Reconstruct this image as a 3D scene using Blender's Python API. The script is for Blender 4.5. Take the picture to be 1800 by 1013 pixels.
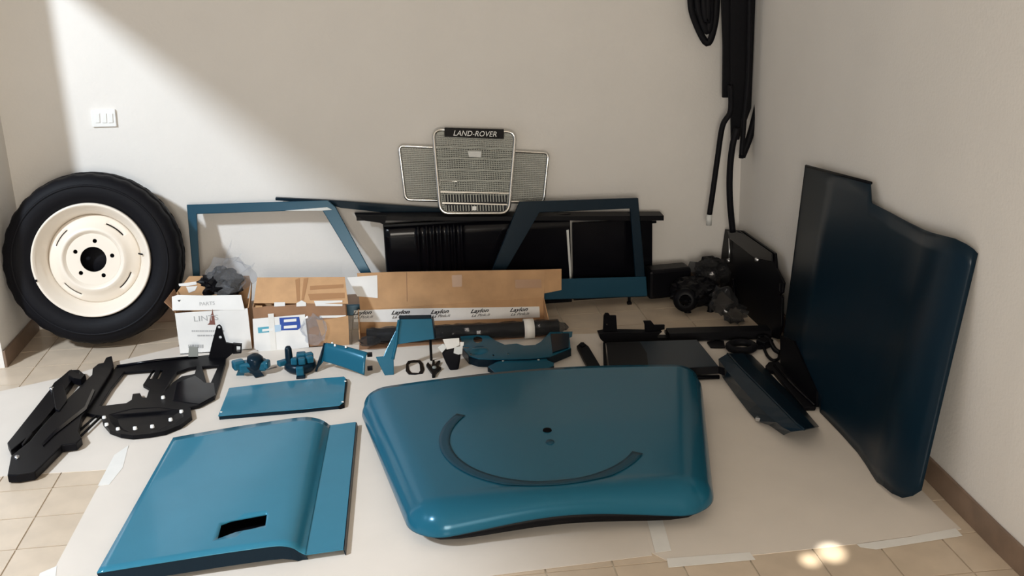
import bpy, bmesh, math, random
from mathutils import Vector, Matrix, noise
from mathutils.geometry import tessellate_polygon
random.seed(7)
for o in list(bpy.data.objects): bpy.data.objects.remove(o)
S = bpy.context.scene
COL = S.collection

# ------------------------------------------------------------------ camera
FPX = 1900.0
PITCH, YAW, ROLL, CAMH = math.radians(18.0), math.radians(6.35), math.radians(-1.8), 1.76
_fw = Vector((math.sin(YAW)*math.cos(PITCH), math.cos(YAW)*math.cos(PITCH), -math.sin(PITCH)))
_r0 = Vector((math.cos(YAW), -math.sin(YAW), 0)); _u0 = _r0.cross(_fw)
_r = _r0*math.cos(ROLL)+_u0*math.sin(ROLL); _u = -_r0*math.sin(ROLL)+_u0*math.cos(ROLL)
CAM = Vector((0, 0, CAMH))
cd = bpy.data.cameras.new('camera'); cam = bpy.data.objects.new('camera', cd); COL.objects.link(cam)
cd.sensor_fit = 'HORIZONTAL'; cd.sensor_width = 36; cd.lens = FPX/1800*36; cd.clip_start = .05
cam.matrix_world = Matrix(((_r.x, _u.x, -_fw.x, 0), (_r.y, _u.y, -_fw.y, 0), (_r.z, _u.z, -_fw.z, CAMH), (0, 0, 0, 1)))
S.camera = cam

# ------------------------------------------------------------------ world, lights, exposure
w = bpy.data.worlds.new('world'); S.world = w; w.use_nodes = True
w.node_tree.nodes['Background'].inputs[0].default_value = (.80, .87, 1, 1)
w.node_tree.nodes['Background'].inputs[1].default_value = .36
S.view_settings.view_transform = 'Standard'; S.view_settings.look = 'None'
S.view_settings.exposure = 0.0; S.view_settings.gamma = 1.0; S.view_settings.use_curve_mapping = False
def aim(o, tgt):
    o.rotation_euler = (Vector(tgt)-o.location).to_track_quat('-Z', 'Y').to_euler()
def area(name, loc, tgt, size, power, col, shape='DISK'):
    l = bpy.data.lights.new(name, 'AREA'); l.shape = shape; l.size = size; l.energy = power; l.color = col
    o = bpy.data.objects.new(name, l); COL.objects.link(o); o.location = loc; aim(o, tgt); return o
area('daylight', (-4.0, 1.0, 4.1), (-.4, 4.4, .4),  .45, 370, (.80, .90, 1))
area('low_fill_light', (-.2, -1.5, 1.4), (.9, 5.2, .6), 1.1, 99, (1, .92, .80), 'SQUARE')  # added fill lamp, low behind the camera
sp = bpy.data.lights.new('sun_fleck', 'SPOT'); sp.energy = 1500; sp.color = (1, .93, .78); sp.spot_size = math.radians(1.5); sp.spot_blend = .6; sp.shadow_soft_size = .02
spo = bpy.data.objects.new('sun_fleck', sp); COL.objects.link(spo); spo.location = (.5, .6, 2.6)

# ------------------------------------------------------------------ pixel helpers (a pixel gives a direction; the plane gives the distance)
def ray(x, y): return _r*((x-900)/FPX) - _u*((y-506.5)/FPX) + _fw
class Plane:
    def __init__(s, o, ex, ey):
        s.o = Vector(o); s.ex = Vector(ex).normalized(); s.n = s.ex.cross(Vector(ey)).normalized(); s.ey = s.n.cross(s.ex).normalized()
    def hit(s, x, y):
        d = ray(x, y); return CAM + d*((s.o-CAM).dot(s.n)/d.dot(s.n))
    def uv(s, p): q = p-s.o; return (q.dot(s.ex), q.dot(s.ey))
    def px(s, x, y): return s.uv(s.hit(x, y))
    def xyz(s, a, b, c=0): return s.o+s.ex*a+s.ey*b+s.n*c
def FL(z): return Plane((0, 0, z), (1, 0, 0), (0, 1, 0))
def BK(Y, lean=0.0, z0=0.0):     # faces the camera; lean = dY/dZ
    return Plane((0, Y, z0), (1, 0, 0), (0, lean, 1))
def F(x, y, z=0.0): return FL(z).hit(x, y)
def proj(p):
    d = Vector(p)-CAM; z = d.dot(_fw); return (900+FPX*d.dot(_r)/z, 506.5-FPX*d.dot(_u)/z)
aim(spo, F(1462, 972))
sp2 = sp.copy(); spo2 = bpy.data.objects.new('sun_fleck', sp2); COL.objects.link(spo2); spo2.location = (.42, .6, 2.6); sp2.spot_size = math.radians(1.0); aim(spo2, F(1424, 985))

# ------------------------------------------------------------------ materials
MATS = {}
def mat(name, col, rough=.5, metal=0, coat=0, noise_amt=0, noise_scale=20, bump=0, bump_scale=60, rand=0, spec=.5, coat_rough=.05, ior=1.5):
    m = bpy.data.materials.new(name); m.use_nodes = True; nt = m.node_tree; b = nt.nodes['Principled BSDF']
    b.inputs['Base Color'].default_value = (*col, 1); b.inputs['Roughness'].default_value = rough
    b.inputs['Metallic'].default_value = metal; b.inputs['Coat Weight'].default_value = coat; b.inputs['Coat Roughness'].default_value = coat_rough
    b.inputs['Specular IOR Level'].default_value = spec; b.inputs['IOR'].default_value = ior
    tc = nt.nodes.new('ShaderNodeTexCoord')
    last = None
    if noise_amt:
        n = nt.nodes.new('ShaderNodeTexNoise'); n.inputs['Scale'].default_value = noise_scale; n.inputs['Detail'].default_value = 5
        nt.links.new(tc.outputs['Object'], n.inputs['Vector'])
        mr = nt.nodes.new('ShaderNodeMapRange'); mr.inputs[1].default_value = .3; mr.inputs[2].default_value = .7
        mr.inputs[3].default_value = 1-noise_amt; mr.inputs[4].default_value = 1+noise_amt
        nt.links.new(n.outputs['Fac'], mr.inputs[0]); last = mr.outputs[0]
    if rand:
        oi = nt.nodes.new('ShaderNodeObjectInfo'); mr = nt.nodes.new('ShaderNodeMapRange')
        mr.inputs[3].default_value = 1-rand; mr.inputs[4].default_value = 1+rand
        nt.links.new(oi.outputs['Random'], mr.inputs[0])
        if last:
            mm = nt.nodes.new('ShaderNodeMath'); mm.operation = 'MULTIPLY'; nt.links.new(last, mm.inputs[0]); nt.links.new(mr.outputs[0], mm.inputs[1]); last = mm.outputs[0]
        else: last = mr.outputs[0]
    if last:
        vm = nt.nodes.new('ShaderNodeVectorMath'); vm.operation = 'SCALE'; vm.inputs[0].default_value = col
        nt.links.new(last, vm.inputs['Scale']); nt.links.new(vm.outputs[0], b.inputs['Base Color'])
    if bump:
        n = nt.nodes.new('ShaderNodeTexNoise'); n.inputs['Scale'].default_value = bump_scale; n.inputs['Detail'].default_value = 4
        nt.links.new(tc.outputs['Object'], n.inputs['Vector'])
        bp = nt.nodes.new('ShaderNodeBump'); bp.inputs['Strength'].default_value = bump; bp.inputs['Distance'].default_value = .01
        nt.links.new(n.outputs['Fac'], bp.inputs['Height']); nt.links.new(bp.outputs[0], b.inputs['Normal'])
    MATS[name] = m; return m
def film(name, tint, alpha, rough, base=.55):
    m = bpy.data.materials.new(name); m.use_nodes = True; nt = m.node_tree; nt.nodes.remove(nt.nodes['Principled BSDF'])
    t = nt.nodes.new('ShaderNodeBsdfTransparent'); t.inputs[0].default_value = (*tint, 1)
    g = nt.nodes.new('ShaderNodeBsdfPrincipled'); g.inputs['Base Color'].default_value = (base, base, base*1.03, 1); g.inputs['Roughness'].default_value = rough
    x = nt.nodes.new('ShaderNodeMixShader'); x.inputs[0].default_value = alpha
    nt.links.new(t.outputs[0], x.inputs[1]); nt.links.new(g.outputs[0], x.inputs[2])
    nt.links.new(x.outputs[0], nt.nodes['Material Output'].inputs[0]); MATS[name] = m
mat('wall', (.76, .73, .69), .85, bump=.12, bump_scale=90, noise_amt=.02, noise_scale=3)
mat('ceiling', (.75, .73, .70), .9)
mat('tile', (.60, .49, .375), .28, noise_amt=.08, noise_scale=9, rand=.04)
mat('grout', (.66, .60, .51), .8, noise_amt=.06, noise_scale=30)
mat('skirting', (.20, .135, .095), .45, noise_amt=.15, noise_scale=12)
mat('paper', (.70, .635, .565), .7, bump=.25, bump_scale=4, noise_amt=.03, noise_scale=5)
mat('tape', (.78, .76, .72), .5, noise_amt=.03)
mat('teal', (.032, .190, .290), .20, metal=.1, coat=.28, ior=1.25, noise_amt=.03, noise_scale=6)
mat('shaded_teal_dark', (.003, .014, .026), .28, metal=.1, ior=1.28)  # the teal paint with deep shade put into its colour
mat('shaded_teal_mid', (.008, .055, .095), .3, metal=.2, spec=.3)  # shaded copy of the teal for the upright frame and sill rail
mat('shaded_teal_light', (.013, .105, .170), .20, metal=.1, coat=.08, ior=1.25)  # lighter shaded copy of the teal for the bonnet and small parts
mat('ring_teal', (.010, .050, .080), .45, spec=.2)
mat('black_paint', (.003, .003, .0045), .42, ior=1.22)
mat('black_gloss', (.003, .003, .005), .18, ior=1.28)
mat('rubber', (.004, .004, .006), .6, ior=1.25, bump=.1, bump_scale=50)
mat('void', (.002, .002, .003), .9, spec=.1)
mat('cream', (.80, .72, .62), .38, coat=.2)
mat('cardboard', (.49, .285, .14), .72, noise_amt=.10, noise_scale=14, bump=.08, bump_scale=30)
mat('cardboard_dark', (.30, .16, .085), .55, noise_amt=.12, noise_scale=14)
mat('white_card', (.80, .79, .77), .65, noise_amt=.04, noise_scale=10)
mat('packing_tape', (.36, .19, .09), .3, coat=.1)
mat('white_plastic', (.82, .82, .80), .35)
mat('ink', (.03, .03, .035), .8)
mat('grey_ink', (.42, .42, .42), .8)
mat('brown_ink', (.20, .08, .06), .8)
mat('sticker_blue', (.03, .08, .35), .4)
mat('sticker_teal', (.10, .38, .50), .4)
mat('sticker_pale', (.45, .60, .75), .4)
mat('chrome', (.72, .71, .68), .16, metal=1)
mat('mesh_metal', (.31, .32, .29), .5, metal=.3)
mat('backing_grey', (.25, .26, .24), .6)
mat('pale_strip', (.65, .66, .64), .5)
mat('steel', (.55, .56, .58), .3, metal=1)
film('clear_film', (.90, .91, .93), .11, .06, .7)
film('smoke_film', (.55, .56, .58), .22, .03, .08)

# ------------------------------------------------------------------ mesh helpers
def woff(p):
    v = Vector((0, 0, 0))
    while p is not None: v += p.location; p = p.parent
    return v
def tag(o, label, cat, group=None):
    o['label'] = label; o['category'] = cat
    if group: o['group'] = group
    return o
def thing(name, label, cat, loc, group=None):
    o = bpy.data.objects.new(name, None); COL.objects.link(o); o.location = loc; o.empty_display_size = .05
    return tag(o, label, cat, group)
def obj(name, verts, faces, m, parent=None, smooth=False, bevel=0, solid=0, auto=None):
    verts = [Vector(v) for v in verts]
    if parent is not None: off = woff(parent); loc = Vector((0, 0, 0))
    else:
        xs = [v.x for v in verts]; ys = [v.y for v in verts]; zs = [v.z for v in verts]
        off = Vector(((min(xs)+max(xs))/2, (min(ys)+max(ys))/2, min(zs))); loc = off
    me = bpy.data.meshes.new(name); me.from_pydata([v-off for v in verts], [], faces); me.update()
    bm = bmesh.new(); bm.from_mesh(me); bmesh.ops.recalc_face_normals(bm, faces=bm.faces) if not solid else None
    bm.to_mesh(me); bm.free()
    if smooth:
        for p in me.polygons: p.use_smooth = True
    me.materials.append(MATS[m])
    o = bpy.data.objects.new(name, me); COL.objects.link(o); o.location = loc; o.parent = parent
    if solid:
        md = o.modifiers.new('thick', 'SOLIDIFY'); md.thickness = solid; md.offset = -1
    if bevel:
        md = o.modifiers.new('bevel', 'BEVEL'); md.width = bevel; md.segments = 2; md.limit_method = 'ANGLE'; md.angle_limit = math.radians(40)
    return o
def boxv(c, s, rz=0, ax=None):
    c = Vector(c); X, Y, Z = ax if ax else (Vector((math.cos(rz), math.sin(rz), 0)), Vector((-math.sin(rz), math.cos(rz), 0)), Vector((0, 0, 1)))
    v = [c+X*(s[0]/2*a)+Y*(s[1]/2*b)+Z*(s[2]/2*d) for a in (-1, 1) for b in (-1, 1) for d in (-1, 1)]
    f = [(0, 1, 3, 2), (4, 6, 7, 5), (0, 4, 5, 1), (2, 3, 7, 6), (0, 2, 6, 4), (1, 5, 7, 3)]
    return v, f
def box(name, c, s, m, parent=None, rz=0, bevel=.002, ax=None):
    v, f = boxv(c, s, rz, ax); return obj(name, v, f, m, parent, bevel=bevel)
def merge(parts):
    V, Fc = [], []
    for v, f in parts:
        k = len(V); V += list(v); Fc += [tuple(i+k for i in q) for q in f]
    return V, Fc
def platev(pl, outline, holes, th, off=0):
    loops = [outline]+list(holes)
    flat = [p for l in loops for p in l]
    tris = tessellate_polygon([[Vector((a, b, 0)) for a, b in l] for l in loops])
    n = len(flat)
    V = [pl.xyz(a, b, off) for a, b in flat]+[pl.xyz(a, b, off-th) for a, b in flat]
    Fc = [tuple(t) for t in tris]+[tuple(i+n for i in reversed(t)) for t in tris]
    k = 0
    for l in loops:
        m_ = len(l)
        for i in range(m_):
            j = (i+1) % m_; Fc.append((k+i, k+j, k+j+n, k+i+n))
        k += m_
    return V, Fc
def plate(name, pl, outline, th, m, parent=None, holes=(), bevel=0, off=0):
    """outline/holes in photo pixels, laid on plane pl"""
    V, Fc = platev(pl, [pl.px(*p) for p in outline], [[pl.px(*p) for p in h] for h in holes], th, off)
    return obj(name, V, Fc, m, parent, bevel=bevel)
def plate2(name, pl, outline, th, m, parent=None, holes=(), bevel=0, off=0):
    V, Fc = platev(pl, outline, holes, th, off); return obj(name, V, Fc, m, parent, bevel=bevel)
def circ(cx, cy, r, n=14, ry=None): return [(cx+r*math.cos(2*math.pi*i/n), cy+(ry or r)*math.sin(2*math.pi*i/n)) for i in range(n)]
def cr(pts, sub=6):              # Catmull-Rom through the points
    P = [Vector(p) for p in pts]; out = []
    for i in range(len(P)-1):
        a, b, c, d = P[max(i-1, 0)], P[i], P[i+1], P[min(i+2, len(P)-1)]
        for k in range(sub):
            t = k/sub; out.append(.5*((2*b)+(c-a)*t+(2*a-5*b+4*c-d)*t*t+(3*b-a-3*c+d)*t**3))
    out.append(P[-1]); return out
def tubev(pts, r, n=10, closed=False, flat=1.0):
    P = [Vector(p) for p in pts]; V, Fc = [], []; N = len(P); up = None
    for i, p in enumerate(P):
        t = (P[(i+1) % N]-P[i-1]) if closed else (P[min(i+1, N-1)]-P[max(i-1, 0)])
        t.normalize()
        if up is None: up = t.orthogonal().normalized() if abs(t.y) > .8 else (Vector((0, 1, 0))-t*t.y).normalized()
        up = (up-t*up.dot(t)).normalized(); s = t.cross(up)
        for k in range(n):
            a = 2*math.pi*k/n; V.append(p+s*(r*math.cos(a))+up*(r*flat*math.sin(a)))
    for i in range(N if closed else N-1):
        for k in range(n):
            a, b = i*n+k, i*n+(k+1) % n; j = (i+1) % N
            Fc.append((a, b, j*n+(k+1) % n, j*n+k))
    if not closed: Fc += [tuple(range(n-1, -1, -1)), tuple((N-1)*n+k for k in range(n))]
    return V, Fc
def tube(name, pts, r, m, parent=None, n=10, closed=False, flat=1.0):
    v, f = tubev(pts, r, n, closed, flat); return obj(name, v, f, m, parent, smooth=True)
def lathev(prof, o, ax, seg=64, skip=None, wob=None):
    o = Vector(o); ax = Vector(ax).normalized(); e1 = ax.orthogonal().normalized() if abs(ax.x) > .9 else (Vector((1, 0, 0))-ax*ax.x).normalized(); e2 = ax.cross(e1)
    V, Fc = [], []; N = len(prof)
    for k in range(seg):
        a = 2*math.pi*k/seg
        for i, (r, h) in enumerate(prof):
            rr = r+(wob(i, k) if wob else 0)
            V.append(o+(e1*math.cos(a)+e2*math.sin(a))*rr+ax*h)
    for k in range(seg):
        for i in range(N-1):
            if skip and skip(i, k): continue
            a = k*N+i; b = ((k+1) % seg)*N+i; Fc.append((a, b, b+1, a+1))
    return V, Fc
def lathe(name, prof, o, ax, m, parent=None, seg=64, skip=None, wob=None, solid=0):
    v, f = lathev(prof, o, ax, seg, skip, wob); return obj(name, v, f, m, parent, smooth=True, solid=solid)
def gridf(nu, nv): return [(i*(nv+1)+j, (i+1)*(nv+1)+j, (i+1)*(nv+1)+j+1, i*(nv+1)+j+1) for i in range(nu) for j in range(nv)]
def gridmesh(name, fn, nu, nv, m, parent=None, solid=.002, smooth=True):
    V = [fn(i/nu, j/nv) for i in range(nu+1) for j in range(nv+1)]
    return obj(name, V, gridf(nu, nv), m, parent, smooth=smooth, solid=solid)
def loft(name, cols, nv, m, parent=None, solid=.002, sub=1, smooth=True):
    """cols: list of (start, end) world points; columns splined across"""
    A = cr([c[0] for c in cols], sub) if sub > 1 else [Vector(c[0]) for c in cols]
    Bq = cr([c[1] for c in cols], sub) if sub > 1 else [Vector(c[1]) for c in cols]
    n = len(A)-1
    V = [A[i].lerp(Bq[i], j/nv) for i in range(n+1) for j in range(nv+1)]
    return obj(name, V, gridf(n, nv), m, parent, smooth=smooth, solid=solid)
def crumple(name, c, s, m, parent=None, seed=0, amt=.35, sub=4, freq=2.2, flatz=None):
    bm = bmesh.new(); bmesh.ops.create_icosphere(bm, subdivisions=sub, radius=1)
    V = []
    for v in bm.verts:
        d = v.co.normalized(); q = d*freq+Vector((seed*3.1, seed, 0))
        rr = 1+amt*noise.noise(q)+amt*.7*abs(noise.noise(q*2.3))+amt*.35*noise.noise(q*5)
        p = Vector((d.x*s[0]*rr, d.y*s[1]*rr, d.z*s[2]*rr))+Vector(c)
        if flatz is not None: p.z = max(p.z, flatz)
        V.append(p)
    Fc = [tuple(v.index for v in f.verts) for f in bm.faces]; bm.free()
    return obj(name, V, Fc, m, parent)
def text(name, body, pl, a, b, size, m, parent, shear=0, sx=1, depth=.0004, off=.0008, bold=0):
    cu = bpy.data.curves.new(name, 'FONT'); cu.body = body; cu.size = size; cu.shear = shear; cu.align_x = 'CENTER'; cu.align_y = 'CENTER'; cu.extrude = depth; cu.offset = bold; cu.resolution_u = 3
    t = bpy.data.objects.new(name, cu); COL.objects.link(t); bpy.context.view_layer.update()
    me = bpy.data.meshes.new_from_object(t.evaluated_get(bpy.context.evaluated_depsgraph_get()))
    bpy.data.objects.remove(t)
    V = [pl.xyz(a+v.co.x*sx, b+v.co.y, off+v.co.z) for v in me.vertices]; Fc = [tuple(p.vertices) for p in me.polygons]
    return obj(name, V, Fc, m, parent)
def struct(o): o['kind'] = 'structure'; return o

# ================================================================== the room
YB = 5.22                                     # back wall
XL = -1.76                                    # left wall
def XR(y): return 1.702+max(0, y-2.6)*.024           # right wall, a touch out of square
ZC = 2.75; YF = -1.3
def poly(name, V, m): return struct(obj(name, V[0], V[1], m))
struct(box('wall_back', (0, YB+.05, ZC/2), (6, .1, ZC), 'wall', bevel=0))
YK = 2.6
def sideways(x0, x1, z1):
    S_ = [(YF, x0(YF), x1(YF)), (YK, x0(YK), x1(YK)), (YB, x0(YB), x1(YB))]
    V = [(x, y, z) for y, xa, xb in S_ for x in (xa, xb) for z in (0, z1)]
    f = [(0, 1, 3, 2), (8, 10, 11, 9)]
    for k in (0, 4): f += [(k, k+4, k+5, k+1), (k+2, k+3, k+7, k+6), (k, k+2, k+6, k+4), (k+1, k+5, k+7, k+3)]
    return V, f
poly('wall_right', sideways(XR, lambda y: XR(y)+.1, ZC), 'wall')
JY, LZ = 4.72, 2.045                          # door opening in the left wall: jamb and lintel
V, f = merge([boxv((XL-.05, (JY+YB)/2, ZC/2), (.1, YB-JY, ZC)), boxv((XL-.05, (JY+YF)/2, (LZ+ZC)/2), (.1, JY-YF, ZC-LZ))])
poly('wall_left', (V, f), 'wall')
V, f = merge([boxv((-1.425, YF-.05, ZC/2), (1.15, .1, ZC)), boxv((1.225, YF-.05, ZC/2), (1.55, .1, ZC)), boxv((-.2, YF-.05, .40), (1.3, .1, .80)), boxv((-.2, YF-.05, 2.375), (1.3, .1, .75))])
poly('wall_front', (V, f), 'wall')          # unseen opening added behind the camera for the fill lamp
struct(box('ceiling', (0, 2, ZC+.05), (4, 7, .1), 'ceiling', bevel=0))

# papers first (outlines needed to know which tiles show)
SHEETS = {
 'left':  [F(*p) for p in [(-140, 850), (30, 836), (195, 826), (300, 760), (430, 600), (330, 606), (230, 630), (110, 664), (-140, 720)]],
 'mid':   [F(*p) for p in [(20, 1120), (95, 1003), (170, 862), (238, 772), (330, 690), (415, 607), (640, 607), (800, 596), (1050, 587), (1095, 760), (1146, 978), (900, 1009), (500, 1060)]],
 'right': [F(*p) for p in [(1030, 588), (1180, 583), (1345, 572)]]+[Vector((1.665, 4.30, 0)), Vector((1.66, 3.6, 0)), Vector((1.655, 2.82, 0))]+[F(*p) for p in [(1690, 931), (1505, 957), (1340, 975), (1180, 990), (1120, 960)]]}
def inpoly(x, y, P):
    c = False; n = len(P)
    for i in range(n):
        a, b = P[i], P[(i+1) % n]
        if (a.y > y) != (b.y > y) and x < (b.x-a.x)*(y-a.y)/(b.y-a.y)+a.x: c = not c
    return c
def covered(x, y): return any(inpoly(x, y, P) for P in SHEETS.values())

# floor with tiles
fl = struct(box('floor', (-.35, 1.9, -.03), (4.4, 6.8, .05), 'grout', bevel=0))
TX0 = F(1327.5, 1000).x % .2; TY0 = F(1720, 1005.5).y % .2; T = .2; TT = .005
tv, tf = boxv((0, 0, -.0025), (T-.005, T-.005, TT))
tme = bpy.data.meshes.new('tile'); tme.from_pydata([v for v in tv], [], tf); tme.materials.append(MATS['tile'])
rest = []; single = []
for i in range(-14, 10):
    for j in range(-8, 28):
        cx, cy = TX0+(i+.5)*T, TY0+(j+.5)*T
        x0, x1, y0, y1 = cx-T/2, cx+T/2, cy-T/2, cy+T/2
        if x1 > XR(cy)+.19 or x0 < -2.6 or y1 > YB+.19 or y0 < YF-.1: continue
        q = proj((cx, cy, 0)) if cy > .5 else (-9999, 0)
        seen = -80 < q[0] < 1880 and q[1] < 1100 and x0 > XL-.1
        if seen and not all(covered(a, b) for a in (x0+.02, cx, x1-.02) for b in (y0+.02, cy, y1-.02)): single.append((q[1], cx, cy))
        else: rest.append(boxv((cx, cy, -.0025), (T-.005, T-.005, TT)))
single.sort(reverse=True)
for k, (q, cx, cy) in enumerate(single):
    if k < 295:
        o = bpy.data.objects.new('tile', tme); COL.objects.link(o); o.parent = fl; o.location = Vector((cx, cy, 0))-fl.location
    else: rest.append(boxv((cx, cy, -.0025), (T-.005, T-.005, TT)))
ro = obj('tile_field', *merge(rest), 'tile', fl); ro['kind'] = 'stuff'
# skirtings
SK = .078
struct(box('baseboard_back', (0, YB-.006, SK/2), (3.4, .012, SK), 'skirting', bevel=.003))
V, f = sideways(lambda y: XR(y)-.012, XR, SK+.008); V = [(x, min(y, YB-.012), z) for x, y, z in V]
struct(obj('baseboard_right', V, f, 'skirting', bevel=.003))
struct(box('baseboard_left', (XL+.006, (JY+YB-.012)/2, SK/2), (.012, YB-.012-JY, SK), 'skirting', bevel=.003))

# paper sheets
def paper(pts, z, label, th=.0012):
    pl = FL(z); V, f = platev(pl, [(p.x, p.y) for p in pts], [], th); return tag(obj('paper_sheet', V, f, 'paper'), label, 'paper', 'paper sheets covering the tiles')
paper(SHEETS['left'], .0012, 'pale paper sheet under the black frame and the black rails')
paper(SHEETS['right'], .0012, 'beige paper sheet under the dark sill panel beside the wall skirting')
paper(SHEETS['mid'], .0026, 'large pale paper sheet under the teal bonnet and the teal door panel')
def tape(px, label, z=.0036):
    o = plate('tape_strip', FL(z), px, .0008, 'tape'); return tag(o, label, 'tape', 'tape strips on the paper')
tape([(1136, 909), (1163, 908), (1180, 968), (1152, 972)], 'short white tape strip across the paper seam in front of the bonnet')
tape([(1172, 982), (1250, 976), (1318, 971), (1328, 984), (1175, 998)], 'white tape strip along the paper edge left of the light fleck', .0026)
tape([(1506, 957), (1600, 944), (1680, 929), (1692, 942), (1540, 966), (1512, 962)], 'long white tape strip on the paper edge nearest the skirting', .0026)
tape([(201, 800), (226, 783), (216, 822), (192, 852), (172, 854)], 'white tape patch on the paper seam left of the door panel')
tape([(70, 1008), (100, 995), (96, 1030), (60, 1040)], 'white tape patch on the paper corner before the door panel')
# ================================================================== wall switch
pl = BK(YB)
p0 = pl.hit(183, 223); t = thing('light_switch', 'white wall switch plate with rocker switches above the tyre', 'light switch', (p0.x, YB, p0.z))
plate('cover_plate', pl, [(160, 193), (203, 192), (206, 222), (163, 223)], .011, 'white_plastic', t, bevel=.003, off=.011)
for a in (168, 180, 191):
    plate('rocker', pl, [(a, 199), (a+8, 198.5), (a+9, 215), (a+1, 215.5)], .012, 'white_plastic', t, bevel=.0015, off=.0145)

# ================================================================== spare wheel
lean = math.radians(9); R = .40; W = .105
n = Vector((.02, -math.cos(lean), math.sin(lean))).normalized()       # outward axis (towards the room)
up = (Vector((0, 0, 1))-n*n.z).normalized()
c0 = Vector((-1.372, 4.985, 0)); zc = R*math.cos(lean)+W*math.sin(lean)-.004
cw = Vector((c0.x, c0.y, zc))
# keep the top of the tyre just off the wall
ytop = (cw+up*R-n*W*.8).y
cw.y -= max(0, ytop-(YB-.004))
wh = thing('spare_wheel', 'black tyre on a cream five-hole steel rim leaning against the wall', 'wheel', (cw.x, cw.y-.05, 0))
tp = [(.262, .075), (.285, .098), (.32, .104), (.355, .098), (.378, .085), (.388, .07), (.395, .045), (.388, .040), (.388, .034), (.396, .030), (.398, 0), (.396, -.030), (.388, -.034), (.388, -.040), (.395, -.045), (.388, -.07), (.378, -.085), (.355, -.098), (.32, -.104), (.285, -.098), (.262, -.075)]
lathe('tyre', tp, cw, n, 'rubber', wh, 120, wob=lambda i, k: (-.004 if (5 <= i <= 6 or 14 <= i <= 15) and (k//2) % 2 else 0)+(-.004 if 9 <= i <= 11 and (k+i) % 4 == 0 else 0))
lathe('sidewall_ring', [(.335, .1035), (.338, .1055), (.342, .1055), (.345, .1015)], cw, n, 'rubber', wh, 96)
rm = lathe('rim', [(.252, .058), (.262, .078), (.259, .094), (.250, .092), (.244, .078), (.228, .066), (.222, .048), (.215, .040), (.19, -.03), (.19, -.07)], cw, n, 'cream', wh, 96, solid=.004)
dsc = lathe('wheel_disc', [(.205, .012), (.198, .020), (.176, .032), (.170, .036), (.164, .040), (.152, .050), (.140, .060), (.134, .060), (.128, .054), (.121, .044), (.116, .042)], cw, n, 'cream', wh, 120,
      skip=lambda i, k: i in (2,) and (k % 30) in range(12, 22), solid=.003)
e1 = (Vector((1, 0, 0))-n*n.x).normalized(); hp = Plane(cw, e1, n.cross(e1))
holes = [circ(0, 0, .058, 36)]+[circ(.085*math.cos(math.radians(8+72*q)), .085*math.sin(math.radians(8+72*q)), .010, 12) for q in range(5)]
plate2('hub_plate', hp, circ(0, 0, .119, 60), .006, 'cream', wh, holes=holes, off=.044)
lathe('hub_shade_disc', [(0, -.02), (.11, -.02), (.112, -.03)], cw, n, 'rubber', wh, 40)  # dark disc added to paint the shade inside the hub hole
tube('valve', [hp.xyz(.205, .015, .056), hp.xyz(.224, .012, .075)], .004, 'rubber', wh, 8)
box('balance_weight', hp.xyz(-.246, -.075, .092), (.012, .012, .01), 'rubber', wh, bevel=.001)

# ================================================================== things leaning on the back wall
# left door top (window frame) behind the boxes
pl = BK(4.985, .24); b = pl.hit(345, 555)
t = thing('door_window_frame', 'teal door window frame standing behind the open cartons', 'window frame', (-.6, 4.985, 0), 'door window frames')
plate('frame', pl, [(328, 360), (576, 352), (590, 364), (655, 484), (693, 552), (346, 566)], .022, 'shaded_teal_mid', t, holes=[[(345.5, 376.5), (566, 369), (634, 481), (664, 534), (354, 546)]], bevel=.003)
plate('glass_channel', pl, [(572, 372), (577, 371), (650, 490), (641, 488)], .012, 'pale_strip', t, off=-.008)
plate('top_channel', pl, [(500, 370.5), (575, 364.5), (584, 369), (566, 370.5)], .010, 'pale_strip', t, off=.003)
# right door top on its pegs
pl = BK(4.985, .11)
t = thing('door_window_frame', 'shaded teal door window frame standing on its pegs before the black panels', 'window frame', (.9, 4.985, 0), 'door window frames')
plate('frame', pl, [(913, 355), (1122, 348), (1137, 522), (842, 532)], .022, 'shaded_teal_dark', t, holes=[[(948, 374), (1108, 367), (1117, 488), (876, 498)]], bevel=.003)
plate('sill_rail', pl, [(848, 494), (1135, 486), (1137.5, 520), (842, 530)], .008, 'shaded_teal_mid', t, off=.007, bevel=.002)
for x in (1107, 880):
    q = pl.hit(x, 520); tube('peg', [(q.x, q.y+.01, .0), (q.x, q.y+.012, q.z+.01)], .007, 'black_paint', t, 8)
    box('peg_foot', (q.x, q.y+.01, .006), (.022, .022, .012), 'black_paint', t)

# ribbed black panel
PB = 5.105
pb = BK(PB, .03)
x0, zt = pb.px(673, 393); x1, _ = pb.px(1002, 388)
t = thing('ribbed_panel', 'glossy black sheet panel with upright ribs behind the long carton', 'panel', ((x0+x1)/2, PB, 0))
ribs = [pb.px(q, 430)[0] for q in (736, 751, 763, 775, 789, 799, 812)]
def ribz(a):
    z = 0
    for k, r in enumerate(ribs): z += (.010 if k != 5 else .014)*math.exp(-((a-r)/.0085)**2)
    z += .018*min(1, max(0, (a-x0)/.03))**.5*(1 if a-x0 < .03 else 1)
    return z
gridmesh('sheet', lambda u, v: pb.xyz(x0+(x1-x0)*u, .012+(zt-.012)*v, ribz(x0+(x1-x0)*u)-.018), 220, 6, 'black_gloss', t, solid=.004)
box('top_lip', pb.xyz((x0+x1)/2, zt-.008, .006), (x1-x0, .03, .014), 'black_gloss', t)
box('bottom_lip', pb.xyz((x0+x1)/2, .008, .0), (x1-x0, .03, .014), 'black_gloss', t)
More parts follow.
